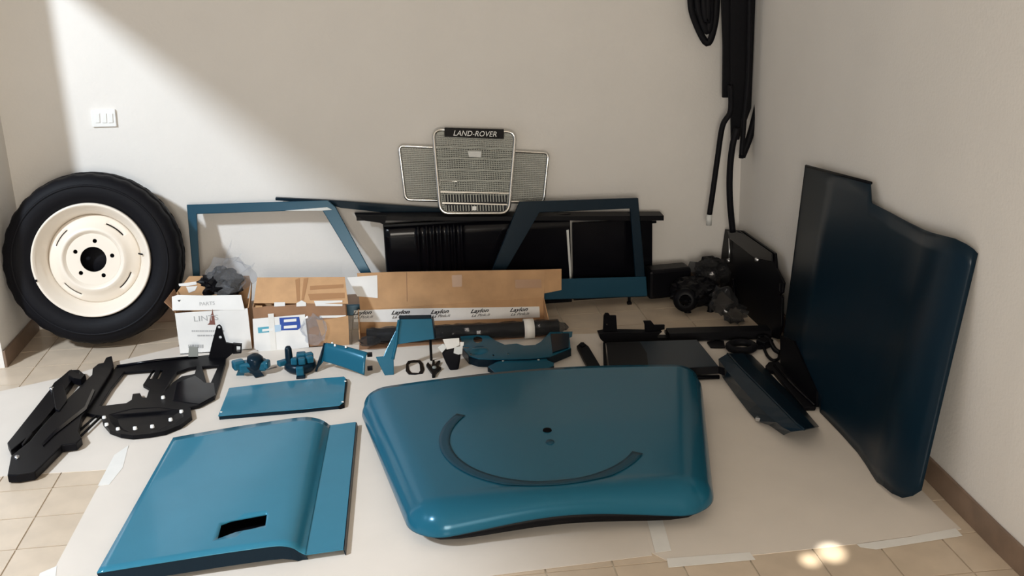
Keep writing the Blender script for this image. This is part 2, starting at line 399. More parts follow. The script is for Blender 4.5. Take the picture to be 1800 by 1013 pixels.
# plain black panel
pb = BK(PB, .03); xa, zt2 = pb.px(1006, 392); xb, _ = pb.px(1147, 386)
t = thing('plain_panel', 'flat black panel with a painted pale reflection line behind the right window frame', 'panel', ((xa+xb)/2, PB, 0))
plate2('sheet', pb, [(xa, .003), (xb, .003), (xb, zt2), (xa, zt2)], .016, 'black_gloss', t, bevel=.003)
plate('painted_reflection', pb, [(995, 404), (999, 403), (1004, 488), (1001, 489)], .003, 'pale_strip', t, off=.010)  # pale strip paints a white reflection at the gap between the panels
box('side_tab', pb.xyz(xb+.004, zt2-.02, 0), (.03, .014, .012), 'black_gloss', t)

# long bars along the top of the panels
pb = BK(5.11); q0 = pb.hit(627, 382); q1 = pb.hit(1163, 380)
zb = (q0.z+q1.z)/2
t = thing('black_rail', 'long black rail lying across the tops of the black panels', 'rail', ((q0.x+q1.x)/2, 5.1, zb-.03))
loft('channel', [((q0.x, 5.072, q0.z-.006), (q1.x, 5.072, q1.z-.012)), ((q0.x, 5.072, q0.z+.006), (q1.x, 5.072, q1.z+.008)), ((q0.x-.01, 5.145, q0.z+.010), (q1.x, 5.145, q1.z+.010)), ((q0.x, 5.147, q0.z-.02), (q1.x, 5.147, q1.z-.012))], 8, 'black_paint', t, solid=.006, smooth=False)
plate('end_bracket', BK(5.062), [(625, 378), (680, 380), (676, 396), (668, 392), (640, 388)], .01, 'black_paint', t)
pb = BK(5.165)
o = plate('teal_rail', pb, [(484, 347.5), (577, 352), (700, 361), (930, 378), (930, 392), (700, 377), (600, 366), (577, 360), (484, 352.5)], .02, 'shaded_teal_dark', bevel=.003)
tag(o, 'long tapered shaded teal rail running behind the chrome grille', 'rail')

# ------------------------------------------------------------------ grilles
def rounded(P, r, n=5):
    out = []; m_ = len(P)
    for i in range(m_):
        a, b, c = Vector(P[i-1]), Vector(P[i]), Vector(P[(i+1) % m_])
        d1 = (a-b).normalized()*r; d2 = (c-b).normalized()*r
        for k in range(n+1):
            t_ = k/n; out.append((b+d1)*(1-t_)**2+b*2*t_*(1-t_)+(b+d2)*t_*t_)
    return [(p.x, p.y) for p in out]
def clipx(P, b):           # x-range of convex polygon at height b
    xs = []
    for i in range(len(P)):
        (x0, y0), (x1, y1) = P[i], P[(i+1) % len(P)]
        if (y0-b)*(y1-b) < 0: xs.append(x0+(x1-x0)*(b-y0)/(y1-y0))
    return (min(xs), max(xs)) if len(xs) > 1 else None
def clipy(P, a):
    return clipx([(y, x) for x, y in P], a)
def meshwires(pl, P, dx, dy, wx, wy, off, ymax=None):
    parts = []; xs = [p[0] for p in P]; ys = [p[1] for p in P]
    b = min(ys)+dy*.6
    while b < max(ys):
        r_ = clipx(P, b)
        if r_: parts.append(boxv(pl.xyz((r_[0]+r_[1])/2, b, off), (r_[1]-r_[0], wy, .004), ax=(pl.ex, pl.ey, pl.n)))
        b += dy
    a = min(xs)+dx*.6
    while a < max(xs):
        r_ = clipy(P, a)
        if r_: parts.append(boxv(pl.xyz(a, (r_[0]+r_[1])/2, off-.003), (wx, r_[1]-r_[0], .003), ax=(pl.ex, pl.ey, pl.n)))
        a += dx
    return merge(parts)
# wide grille against the wall
pl = BK(5.165, .10, .5)
P = rounded([pl.px(*p) for p in [(701, 256), (964, 269), (955, 356), (713, 351)]], .025)
q = pl.xyz(*[(P[0][0]+P[10][0])/2, min(p[1] for p in P)])
t = thing('wide_grille', 'wide chrome-edged wire grille leaning on the wall behind the taller grille', 'grille', q)
o = obj('wire_mesh', *meshwires(pl, P, .0125, .0105, .0035, .0045, 0), 'mesh_metal', t); o['kind'] = 'stuff'
tube('surround', [pl.xyz(a, b_, .004) for a, b_ in P], .008, 'chrome', t, 10, closed=True)
# tall grille in front
pl = BK(5.075, .26, .49)
P0 = [pl.px(*p) for p in [(761, 228), (906, 232), (894, 375), (774, 375)]]; P = rounded(P0, .045, 7)
base_b = min(p[1] for p in P)
t = thing('tall_grille', 'tall chrome-edged grille with black name badge standing on the rail', 'grille', pl.xyz(sum(p[0] for p in P)/len(P), base_b-.008))
o = obj('wire_mesh', *meshwires(pl, P, .0115, .0092, .0036, .0042, 0), 'mesh_metal', t); o['kind'] = 'stuff'
tube('surround', [pl.xyz(a, b_, .006) for a, b_ in P], .0085, 'chrome', t, 12, closed=True)
for (xa, ya, xb, yb) in [(765, 258, 903, 262), (767, 278, 902, 281), (769, 298, 900, 301), (772, 316.5, 899, 319), (774, 337.5, 895, 340), (777, 357, 892, 360)]:
    A, Bq = Vector(pl.px(xa, ya)), Vector(pl.px(xb, yb)); c = (A+Bq)/2
    ex = (pl.ex*(Bq-A).x+pl.ey*(Bq-A).y).normalized()
    box('cross_bar', pl.xyz(c.x, c.y, .006), ((Bq-A).length, .008, .006), 'chrome' if ya > 330 else 'mesh_metal', t, bevel=.001, ax=(ex, pl.n.cross(ex), pl.n))
plate('dark_band', pl, [(779, 342), (892, 344), (889, 372), (783, 371)], .002, 'ink', t, off=.003)
# lower fins
for k in range(22):
    x = 782+k*5.0; A, Bq = Vector(pl.px(x, 341)), Vector(pl.px(x-.3, 355))
    c = (A+Bq)/2; box('fin', pl.xyz(c.x, c.y, .008), (.0045, abs(Bq.y-A.y), .010), 'mesh_metal', t, bevel=0, ax=(pl.ex, pl.ey, pl.n))
for k in range(21):
    x = 784+k*5.0; A, Bq = Vector(pl.px(x, 361)), Vector(pl.px(x, 371))
    c = (A+Bq)/2; box('fin', pl.xyz(c.x, c.y, .008), (.0045, abs(Bq.y-A.y), .010), 'mesh_metal', t, bevel=0, ax=(pl.ex, pl.ey, pl.n))
plate('clip', pl, [(830, 363), (837, 363), (837, 370), (830, 370)], .01, 'white_plastic', t, off=.016)
plate('paper_tag', pl, [(822, 266), (846, 266), (845, 277), (824, 276)], .002, 'pale_strip', t, off=.010)
tube('wire_outline', [pl.xyz(*pl.px(*p), .011) for p in [(773, 330), (773, 318), (804, 319), (800, 328)]], .0018, 'chrome', t, 6)
bd = plate('badge', pl, [(781, 225), (885, 228), (885, 245), (781, 241)], .016, 'black_gloss', t, off=.022, bevel=.002)
bp = Plane(pl.xyz(*pl.px(834, 235.5), .022), pl.hit(885, 236.5)-pl.hit(781, 233.5), pl.ey)
text('badge_lettering', 'LAND-ROVER', bp, 0, -.002, .036, 'white_plastic', bd, shear=.25, sx=.95)
for x in (774, 893):
    plate('badge_bracket', pl, [(x-6, 228+(x > 800)*3), (x+6, 228+(x > 800)*3), (x+6, 237+(x > 800)*3), (x-6, 237+(x > 800)*3)], .006, 'mesh_metal', t, off=.006)

# ================================================================== cartons
# small white carton with torn flaps
A = F(314, 622); Bq = F(441, 622); Y1 = 4.725; dpt = .15
pf = BK(Y1); fx0 = pf.px(305, 546)[0]; fx1 = pf.px(437, 546)[0]; zc1 = pf.px(370, 547)[1]
bx0, bx1 = pf.px(315, 620)[0], pf.px(437, 620)[0]
t = thing('small_carton', 'white printed cardboard carton with open flaps beside the tyre', 'carton', ((bx0+bx1)/2, Y1+dpt/2, 0), 'open cardboard cartons')
g = .002
X0, X1 = min(bx0, fx0)+.004, max(bx1, fx1)-.004
box('base', ((X0+X1)/2, Y1+dpt/2, .004), (X1-X0, dpt, .004), 'cardboard', t, bevel=0)
ff = box('front_side', ((X0+X1)/2, Y1+.002, zc1/2), (X1-X0, .004, zc1), 'white_card', t, bevel=0)
box('back_side', ((X0+X1)/2, Y1+dpt-.002, zc1/2), (X1-X0, .004, zc1), 'cardboard', t, bevel=0)
for x in (X0+.002, X1-.002): box('end_side', (x, Y1+dpt/2, zc1/2), (.004, dpt-.01, zc1), 'cardboard', t, bevel=0)
pfl = BK(Y1-.001, .12, zc1)
fr_ = plate('front_flap', pfl, [(303, 546), (302, 522), (312, 519), (360, 520), (424, 519), (430, 545)], .004, 'white_card', t)
pbf = BK(Y1+dpt, .10, zc1)
plate('back_flap', pbf, [(300, 528), (332, 486), (438, 485), (441, 496), (434, 528)], .004, 'cardboard', t)
loft('left_flap', [((X0, Y1+.01, zc1), (X0, Y1+dpt-.01, zc1)), ((X0-.045, Y1+.02, zc1+.05), (X0-.02, Y1+dpt-.01, zc1+.07))], 3, 'cardboard_dark', t, solid=.004, smooth=False)
loft('right_flap', [((X1, Y1+.01, zc1), (X1, Y1+dpt-.01, zc1)), ((X1+.012, Y1+.02, zc1+.05), (X1+.010, Y1+dpt-.01, zc1+.08))], 3, 'cardboard', t, solid=.004, smooth=False)
for P in ([(314, 499), (345, 495), (346, 500), (330, 503), (315, 503)], [(327, 504), (347, 503), (343, 511), (332, 515)]):
    plate('torn_patch', pbf, P, .0012, 'white_card', t, off=.0016)
for P in ([(400, 489), (405, 489), (405, 516), (401, 517)], [(411, 489), (432, 488), (431, 494), (411, 495)]):
    plate('tape_band', pbf, P, .0008, 'packing_tape', t, off=.0012)
text('print', 'LINTS', pf, *pf.px(362, 560), .036, 'grey_ink', ff, sx=1.2)
tw = [(364.5, 571), (368, 568), (370, 554), (372, 552), (373.5, 543), (375, 552), (376.5, 555), (378, 568), (378.5, 571)]
plate('printed_tower', pf, tw, .0006, 'brown_ink', ff, off=.001)
for y_, xa_, xb_, st in ((582, 337, 392, 3.4), (590, 347, 378, 3.0)):      # two lines of print too small to read
    x_ = xa_
    while x_ < xb_:
        w_ = st*random.uniform(.6, .9); plate('printed_dash', pf, [(x_, y_-1.2), (x_+w_, y_-1.2), (x_+w_, y_+1.2), (x_, y_+1.2)], .0005, 'grey_ink', ff, off=.001); x_ += st
for k in range(9):
    plate('printed_mark', pf, [(331+3.0*k, 606), (332.6+3.0*k+(k % 3)*.5, 606), (332.6+3.0*k+(k % 3)*.5, 612), (331+3.0*k, 612)], .0005, 'grey_ink', ff, off=.001)
text('print', 'PARTS', pfl, *pfl.px(364, 534), .022, 'grey_ink', fr_, sx=1.1)
for P in ([(312, 528), (318, 527), (315, 531)],):
    plate('printed_mark', pfl, P, .0005, 'ink', fr_, off=.001)
SCX0, SCX1, SCY0, SCY1, SCZ = X0, X1, Y1, Y1+dpt, zc1

# brown carton with the label
Y2 = 4.70; dpt = .115
pf = BK(Y2); X0 = pf.px(452, 618)[0]; X1 = pf.px(612, 600)[0]; zc2 = pf.px(530, 535)[1]
t = thing('brown_carton', 'brown taped cardboard carton with a white blue-marked document label', 'carton', ((X0+X1)/2, Y2+dpt/2, 0), 'open cardboard cartons')
box('base', ((X0+X1)/2, Y2+dpt/2, .004), (X1-X0, dpt, .004), 'cardboard', t, bevel=0)
ff = box('front_side', ((X0+X1)/2, Y2+.002, zc2/2), (X1-X0, .004, zc2), 'cardboard_dark', t, bevel=0)
box('back_side', ((X0+X1)/2, Y2+dpt-.002, zc2/2), (X1-X0, .004, zc2), 'cardboard', t, bevel=0)
for x in (X0+.002, X1-.002): box('end_side', (x, Y2+dpt/2, zc2/2), (.004, dpt-.01, zc2), 'cardboard', t, bevel=0)
# top lids: closed top sloping up to the back, as one raised lid
A0, A1 = Vector((X0, Y2, zc2)), Vector((X1, Y2, zc2))
pt = Plane(A0, (1, 0, 0), (0, .10, .115))
lid = plate('top_flap', pt, [(446, 533), (452, 488), (606, 487), (612, 534)], .005, 'cardboard', t)
plate('front_panel', BK(Y2-.001), [(556, 562), (571, 562), (612, 555), (614, 606), (572, 610)], .002, 'cardboard', ff, off=.002)
pfo = BK(Y2)
for P in ([(449, 537), (461, 537), (461, 540), (449, 541)], [(482, 531.5), (501, 531), (501, 538), (482, 539)], [(521, 533), (530, 528), (538, 532), (538, 538), (521, 539)], [(552, 529), (602, 528), (602, 538), (555, 538)], [(562, 555), (608, 554), (609, 558), (562, 559)]):
    plate('tape_shine', pfo, P, .0008, 'white_card' if P[0][0] > 470 else 'cardboard', ff, off=.0025)  # thin plates colour the glare onto the tape
for P in ([(519, 492), (527, 489), (527, 530), (522, 530)], [(534, 490), (542, 489), (534, 528), (530, 528)]):
    plate('tape_band', pt, P, .0008, 'packing_tape', lid, off=.0012)
for P in ([(545, 503), (604, 500), (604, 506), (545, 510)], [(541, 517), (606, 515), (606, 524), (545, 528)]):
    plate('tape_band', pt, P, .0008, 'packing_tape', lid, off=.0012)
crumple('loose_film', ((X0+X1)/2+.06, Y2-.012, .09), (.055, .012, .065), 'clear_film', ff, seed=3, sub=3)
lbp = BK(Y2-.006, 0)
lb = plate('label', lbp, [(444, 561), (536, 553), (543, 611), (458, 619), (447, 613)], .002, 'white_card', t)
plate('teal_sticker', lbp, [(453, 576), (494, 572), (494, 582), (454, 586)], .0006, 'sticker_teal', lb, off=.0008)
plate('pale_sticker', lbp, [(482, 572), (494, 571), (494, 582), (483, 584)], .0006, 'sticker_pale', lb, off=.0012)
plate('blue_sticker', lbp, [(491, 559), (526, 557), (529, 576), (523, 580), (493, 581)], .0006, 'sticker_blue', lb, off=.001)
for P in ([(499, 562), (521, 560), (521, 565), (499, 566.5)], [(499, 573), (522, 571.5), (522, 576), (499, 578)], [(461, 579), (480, 577), (480, 581), (461, 583)]):
    plate('print_band', lbp, P, .0004, 'white_plastic', lb, off=.0016)
plate('clear_tape', lbp, [(471, 552), (481, 551), (486, 618), (476, 619)], .0006, 'tape', lb, off=.0015)

# long open carton
Y3 = 4.83; pf = BK(Y3); X0 = -.19; X1 = pf.px(957, 560)[0]; zc3 = pf.px(800, 534)[1]
t = thing('long_carton', 'long brown open carton with a white printed strip behind the wrapped bar', 'carton', ((X0+X1)/2, Y3-.1, 0), 'open cardboard cartons')
box('base', ((X0+X1)/2, Y3-.105, .005), (X1-X0, .21, .004), 'cardboard_dark', t, bevel=0)
bk = box('back_side', ((X0+X1)/2, Y3+.002, zc3/2+.002), (X1-X0, .005, zc3), 'cardboard', t, bevel=0)
V = [(X1, Y3, .003), (X1, Y3-.21, .003), (X1, Y3-.19, .05), (X1, Y3, zc3)]
obj('end_side', V+[(x-.004, y, z) for x, y, z in V], [(0, 1, 2, 3), (7, 6, 5, 4), (0, 4, 5, 1), (1, 5, 6, 2), (2, 6, 7, 3), (3, 7, 4, 0)], 'cardboard', t)
V = [(X0, Y3, .003), (X0, Y3-.1, .003), (X0, Y3-.1, .05), (X0, Y3, zc3)]
obj('end_side', V+[(x+.004, y, z) for x, y, z in V], [(0, 1, 2, 3), (7, 6, 5, 4), (0, 4, 5, 1), (1, 5, 6, 2), (2, 6, 7, 3), (3, 7, 4, 0)], 'cardboard', t)
pfl = BK(Y3, .22, zc3)
fp = plate2('back_flap', pfl, [(X0+.01, -.004), (X0+.008, pfl.px(620, 481)[1]), pfl.px(700, 478), pfl.px(958, 474), (X1, -.004)], .005, 'cardboard', t)
plate('side_flap', Plane(pfl.hit(957, 500), (1, .15, 0), (0, .22, 1)), [(957, 474), (987, 473), (987, 510), (957, 516)], .005, 'cardboard', t)
plate('white_flap', pfl, [(610, 488), (663, 484), (664, 524), (628, 521)], .0012, 'white_card', fp, off=.0018)
plate('brown_patch', pfl, [(794, 484), (812, 483), (812, 504), (795, 505)], .0008, 'packing_tape', fp, off=.0012)
plate('brown_patch', pfl, [(905, 492), (951, 491), (952, 506), (906, 507)], .0008, 'packing_tape', fp, off=.0012)
plate('fold_line', pfl, [(714, 479), (715.2, 479), (716.2, 530), (715, 530)], .0008, 'cardboard_dark', fp, off=.001)
ws = plate('printed_strip', pf, [(622, 546), (700, 543), (948, 539), (949, 558), (700, 566), (622, 566)], .0012, 'white_card', bk, off=.0018)
for x, y in ((636, 553), (703, 552), (772, 551), (842, 549.5), (911, 547.5)):
    text('handwriting', 'Laylon', pf, *pf.px(x, y-3), .026, 'ink', ws, shear=.5, sx=1.25, off=.003, bold=.0006)
    text('handwriting', 'La Pink.it', pf, *pf.px(x+2, y+4.5), .019, 'ink', ws, shear=.5, sx=1.25, off=.003)

# black bar wrapped in plastic inside the long carton
pts = [F(x, y, .047) for x, y in [(645, 591), (700, 588), (770, 585), (850, 582), (930, 578), (982, 575)]]
t = thing('wrapped_bar', 'black bar in shiny film with a white tape band lying before the long carton', 'bar', (.3, pts[3].y, .0))
tube('bar', pts, .032, 'black_paint', t, 14, flat=1)
def wrapf(u, v):
    k = u*(len(pts)-1); i = min(int(k), len(pts)-2); p = pts[i].lerp(pts[i+1], k-i); a = v*2*math.pi
    rr = .037+.007*noise.noise(Vector((u*26, math.cos(a)*1.5, math.sin(a)*1.5)))
    return p+Vector((0, math.cos(a)*rr, max(math.sin(a)*rr, -.036)))
gridmesh('film_wrap', wrapf, 60, 16, 'smoke_film', t, solid=0, smooth=False)
ta = pts[4].lerp(pts[3], .12); tb = pts[4].lerp(pts[3], -.10)
V, f = [], []
for p in (tb, ta):
    for k in range(20): a = 2*math.pi*k/20; V.append(p+Vector((0, math.cos(a)*.0455, max(math.sin(a)*.0455, -.039))))
f = [(k, (k+1) % 20, 20+(k+1) % 20, 20+k) for k in range(20)]
obj('tape_band', V, f, 'tape', t, smooth=True, solid=.001)
for x, y, s in ((980, 575, 1), (650, 600, 2)):
    c = F(x, y, .05); crumple('film_end', c, (.045, .02, .022), 'smoke_film', t, seed=s+5, sub=3)

# bag of dark parts standing in the small carton
cx, cy, cz = pf.hit(400, 470).x, 4.845, 0
pbag = BK(4.80)
c = pbag.hit(392, 478)
t = thing('parts_bag', 'crumpled clear plastic bag of dark parts sticking out of the white carton', 'plastic bag', (c.x, c.y, .01))
crumple('dark_parts', (c.x-.01, c.y, c.z-.05), (.085, .05, .06), 'black_paint', t, seed=2, amt=.45)
crumple('lower_parts', (c.x-.04, c.y, .07), (.085, .045, .055), 'black_paint', t, seed=4, amt=.2, flatz=.008)
crumple('film', (c.x+.02, c.y-.01, c.z-.015), (.10, .055, .075), 'clear_film', t, seed=9, amt=.45, sub=3, freq=1.8)
for k, (xa, ya, xb, yb) in enumerate(((395, 470, 408, 420), (400, 468, 425, 445), (420, 480, 448, 462))):
    P = [pbag.hit(xa, ya), pbag.hit(xb, yb)]; d = P[1]-P[0]
    gridmesh('film_tip', lambda u, v: P[0]+d*u+Vector(((.035*(1-u*.7))*(v-.5), -.03+.02*noise.noise(Vector((u*6+k, v*5, k))), .02*(v-.5))), 8, 5, 'clear_film', t, solid=0, smooth=False)

# ================================================================== floor: black parts on the left
def c2(P): return [(x/3.167, 540+y/3.167) for x, y in P]
q = F(90, 750)
t = thing('chassis_rails', 'pair of black box-section rails lying on paper beside the black frame', 'rail', (q.x, q.y, .0026))
plate('rail', FL(.034), c2([(40, 755), (75, 712), (275, 460), (300, 420), (345, 385), (385, 350), (440, 348), (478, 380), (440, 404), (412, 394), (362, 460), (366, 500), (312, 572), (303, 556), (232, 645), (165, 712), (60, 800)]), .029, 'black_paint', t, bevel=.003)
rl = plate('rail', FL(.036), c2([(40, 935), (90, 935), (195, 917), (240, 875), (345, 768), (425, 757), (455, 728), (435, 690), (455, 605), (540, 480), (618, 360), (632, 320), (622, 270), (590, 280), (575, 310), (545, 315), (515, 340), (512, 375), (372, 512), (300, 590), (225, 672), (165, 745), (60, 830)]), .031, 'black_paint', t, bevel=.004, holes=[c2([(118, 765), (165, 698), (182, 700), (128, 768)])])
plate('rail_lip', FL(.040), c2([(232, 760), (300, 690), (470, 555), (515, 455), (528, 462), (480, 570), (310, 704), (240, 772)]), .006, 'black_gloss', rl)
plate('cross_bracket', FL(.042), c2([(290, 450), (350, 430), (368, 480), (372, 520), (330, 575), (310, 570), (300, 520)]), .012, 'black_paint', t, bevel=.003)
plate('end_tab', FL(.055), c2([(378, 372), (395, 345), (430, 372), (445, 350), (440, 375), (475, 372), (450, 402), (410, 395)]), .03, 'black_paint', t, bevel=.002)
for x, y in ((95, 838), (288, 455)):
    p = F(*c2([(x, y)])[0], .036); lathe('bolt', [(0, .006), (.009, .006), (.009, -.002)], p, (0, 0, 1), 'steel', rl, 10)
q = F(260, 680)
t = thing('radiator_frame', 'black flat frame with a bolted dished plate lying beside the rails', 'frame', (q.x, q.y, .0026))
fz = FL(.020)
fr_ = plate('frame_plate', fz, c2([(470, 590), (490, 555), (560, 470), (645, 330), (800, 305), (1100, 272), (1260, 255), (1255, 310), (1222, 420), (1195, 500), (1110, 545), (1000, 570), (560, 605)]), .014, 'black_paint', t, bevel=.003,
   holes=[c2([(553, 552), (620, 450), (692, 360), (850, 347), (795, 432), (832, 450), (815, 503), (790, 500), (780, 478), (738, 482), (732, 515), (700, 535)]), c2([(826, 396), (846, 358), (858, 348), (866, 352), (846, 398)]), c2([(868, 398), (893, 348), (908, 350), (884, 398)]), c2([(918, 468), (950, 410), (985, 362), (1050, 338), (1095, 330), (1082, 372), (1010, 385), (960, 420)]), c2([(1124, 330), (1216, 322), (1172, 420), (1150, 422)])])
plate('dark_inner_plate', FL(.022), c2([(960, 520), (985, 420), (1085, 380), (1140, 420), (1190, 420), (1200, 490), (1110, 540)]), .012, 'black_gloss', t, bevel=.002)
# dished plate with bolts
Pd = [F(*p, .022) for p in c2([(560, 590), (572, 640), (610, 685), (670, 706), (740, 714), (830, 706), (920, 690), (1005, 655), (1068, 606), (1060, 560), (900, 540), (720, 550)])]
cd_ = sum(Pd, Vector())/len(Pd)
V = [p-Vector((0, 0, .017)) for p in Pd]+[p for p in Pd]+[cd_.lerp(p, .82) for p in Pd]+[cd_.lerp(p, .62)+Vector((0, 0, -.012)) for p in Pd]+[cd_+Vector((0, 0, -.014))]
n_ = len(Pd); f = []
for a in range(3): f += [(a*n_+i, a*n_+(i+1) % n_, (a+1)*n_+(i+1) % n_, (a+1)*n_+i) for i in range(n_)]
f += [(3*n_+i, 3*n_+(i+1) % n_, 4*n_) for i in range(n_)]
dp = obj('dished_plate', V, f, 'black_paint', t)
for x, y in [(580, 616), (594, 655), (657, 680), (752, 675), (848, 665), (950, 627), (1010, 582), (908, 503)]:
    p = F(*c2([(x, y)])[0], .024); lathe('bolt', [(0, .006), (.007, .006), (.0085, -.004)], p, (0, 0, 1), 'white_plastic', dp, 10)
yb_ = F(*c2([(1200, 285)])[0], .02).y
pu = BK(yb_)
plate('upright_tab', pu, c2([(1160, 285), (1180, 200), (1205, 108), (1220, 100), (1234, 112), (1245, 160), (1258, 200), (1300, 206), (1300, 255), (1255, 292)]), .012, 'black_paint', t, bevel=.002, holes=[c2(circ(1219, 114, 8, 10)), c2(circ(1226, 170, 9, 10))])
plate('side_lug', pu, c2([(1296, 206), (1345, 210), (1343, 258), (1296, 262)]), .02, 'black_paint', t, holes=[c2([(1315, 218), (1338, 220), (1337, 250), (1315, 252)])])
plate('rear_tab', pu, c2([(1048, 278), (1052, 222), (1100, 224), (1102, 276)]), .008, 'backing_grey', t)
tube('rear_edge', [F(*p, .024) for p in c2([(650, 330), (870, 297), (1100, 275)])], .006, 'black_gloss', t, 8)
for a in ((425, 705, 545, 597), (440, 728, 560, 612)):
    p0, p1 = F(*c2([a[:2]])[0], .014), F(*c2([a[2:]])[0], .014); tube('stay', [p0, p1], .005, 'black_paint', t, 8)

# ================================================================== small teal brackets
def bracketA():
    p = F(440, 652, .03)
    t = thing('swivel_bracket', 'small teal casting with a round boss and splayed foot', 'bracket', (p.x, p.y, .0026), 'small teal brackets')
    x, y = p.x, p.y
    box('body', (x+.01, y+.02, .045), (.115, .06, .045), 'shaded_teal_light', t, rz=.1, bevel=.010)
    lathe('boss', [(0, .095), (.022, .095), (.034, .085), (.036, .04), (.030, .02)], (x+.012, y+.03, .0), (.15, -.2, 1), 'shaded_teal_dark', t, 20)
    box('ear', (x-.048, y+.01, .058), (.05, .045, .04), 'shaded_teal_light', t, rz=.4, bevel=.008)
    box('ear', (x+.062, y+.015, .05), (.04, .04, .035), 'shaded_teal_light', t, rz=-.3, bevel=.008)
    q = F(424, 659, .0)
    loft('foot', [((x-.045, y, .05), (q.x-.02, q.y-.005, .004)), ((x-.015, y-.005, .052), (q.x+.014, q.y-.01, .004))], 4, 'shaded_teal_light', t, solid=.008, smooth=False)
    loft('foot', [((x-.015, y-.005, .05), (x+.02, y-.02, .004)), ((x+.03, y+.0, .045), (x+.055, y-.005, .004))], 4, 'shaded_teal_dark', t, solid=.008, smooth=False)
    tube('pin', [(x+.02, y-.01, .02), (x+.105, y+.05, .02)], .004, 'steel', t, 8)
def bracketB():
    p = F(528, 646, .02)
    t = thing('pivot_bracket', 'small teal casting with an upright post and square lugs', 'bracket', (p.x, p.y, .0026), 'small teal brackets')
    x, y = p.x, p.y
    lathe('body', [(0, .05), (.05, .05), (.066, .042), (.07, .02), (.055, .004), (0, .004)], (x, y+.01, 0), (0, 0, 1), 'shaded_teal_dark', t, 20)
    lathe('post', [(0, .118), (.010, .116), (.015, .105), (.017, .05), (.02, .03)], (x-.045, y+.01, 0), (0, 0, 1), 'shaded_teal_dark', t, 14)
    for dx, dy, s in ((-.02, -.03, .028), (.012, -.035, .03), (.045, -.02, .03), (.04, .02, .034), (.005, .03, .04)):
        box('lug', (x+dx, y+dy, .062), (s, s*.9, .03), 'shaded_teal_light', t, rz=dx*8, bevel=.006)
    box('foot', (x+.003, y-.062, .025), (.032, .02, .045), 'shaded_teal_light', t, bevel=.005)
    box('foot_pad', (x+.006, y-.075, .006), (.038, .03, .010), 'shaded_teal_dark', t, bevel=.002)
    box('wing', (x-.066, y+.01, .045), (.06, .03, .022), 'shaded_teal_light', t, rz=.5, bevel=.004)
bracketA(); bracketB()

# ================================================================== curved teal cover
def c6(x, y): return (380+x/4.606, 540+y/4.606)
BLc, BRc, FRc, FLc = F(*c6(890, 292), .115), F(*c6(1228, 372), .095), F(*c6(1200, 552), .012), F(*c6(872, 440), .045)
t = thing('curved_cover', 'curved teal sheet cover with a side flange before the brown carton', 'cover', ((BLc.x+BRc.x)/2, FRc.y+.05, .0026))
def covf(u, v):
    p = BLc.lerp(BRc, u).lerp(FLc.lerp(FRc, u), v)
    return p+Vector((0, 0, .022*math.sin(math.pi*min(1, v*1.05))+.004*math.sin(math.pi*u)))
gridmesh('shell', covf, 14, 14, 'shaded_teal_light', t, solid=.003)
p0, p1 = F(*c6(800, 527), .004), F(*c6(855, 440), .02)
loft('flange', [(BLc+Vector((-.006, 0, .003)), FLc+Vector((-.004, 0, 0))), (F(*c6(868, 295), .112), F(*c6(815, 500), .006))], 6, 'shaded_teal_light', t, solid=.003, smooth=False)
tube('flange_bead', [F(*c6(880, 292), .118), F(*c6(808, 522), .006)], .005, 'shaded_teal_dark', t, 8)
for x, y, z in ((1243, 385, .085), (1245, 495, .03)):
    p = F(*c6(x, y), z); box('tab', p, (.022, .02, .016), 'black_paint', t, bevel=.002)
for x, y in ((940, 290), (962, 305), (1050, 318)):
    p = F(*c6(x, y), .118); lathe('rivet', [(0, .003), (.004, .002), (.005, -.006)], p, (0, 0, 1), 'white_plastic', t, 8)

# flat teal plate
P = [c6(x, y) for x, y in [(15, 882), (105, 655), (560, 600), (1035, 562), (1048, 575), (1030, 770), (1000, 795), (700, 826), (380, 850)]]
q = F(500, 700); t = thing('flat_plate', 'flat teal rectangular plate with a dark end flange beside the dished plate', 'panel', (q.x, q.y, .0026))
plate('sheet', FL(.022), P, .003, 'teal', t, bevel=.001)
plate('end_flange', FL(.018), [c6(x, y) for x, y in [(1040, 575), (1062, 588), (1038, 790), (1000, 800), (985, 795), (1028, 765)]], .015, 'black_paint', t)
plate('edge_lip', FL(.0185), [c6(x, y) for x, y in [(30, 872), (700, 818), (990, 790), (990, 797), (700, 828), (22, 884)]], .0155, 'shaded_teal_dark', t)
plate('edge_lip', FL(.0185), [c6(x, y) for x, y in [(100, 662), (560, 606), (1030, 568), (1030, 578), (560, 616), (98, 672)]], .0155, 'shaded_teal_dark', t)
for x, y in ((1046, 600), (1024, 768), (42, 850)):
    p = F(*c6(x, y), .022); lathe('screw_hole', [(0, .0015), (.005, .0015), (.005, -.002)], p, (0, 0, 1), 'white_plastic', t, 8)

# ================================================================== big teal door panel
def c3(x, y): return (150+x/2.716, 640+y/2.716)
colsP = [((420, 355), (55, 1002), .058), ((560, 330), (240, 972), .064), ((700, 306), (430, 942), .068), ((850, 283), (620, 912), .070), ((950, 268), (760, 892), .071), ((1010, 260), (860, 878), .071), ((1060, 257), (925, 872), .069),
         ((1100, 262), (970, 876), .062), ((1130, 272), (1000, 886), .050), ((1150, 284), (1022, 900), .036), ((1166, 297), (1050, 914), .024)]
q = F(400, 900); dr = thing('door_panel', 'large glossy teal door panel with a handle cutout and stepped edge', 'door panel', (q.x, q.y, .0026))
cols = [(F(*c3(*a), z), F(*c3(*b_), z)) for a, b_, z in colsP]
sheet = loft('skin', cols, 24, 'teal', dr, solid=.003, sub=4)
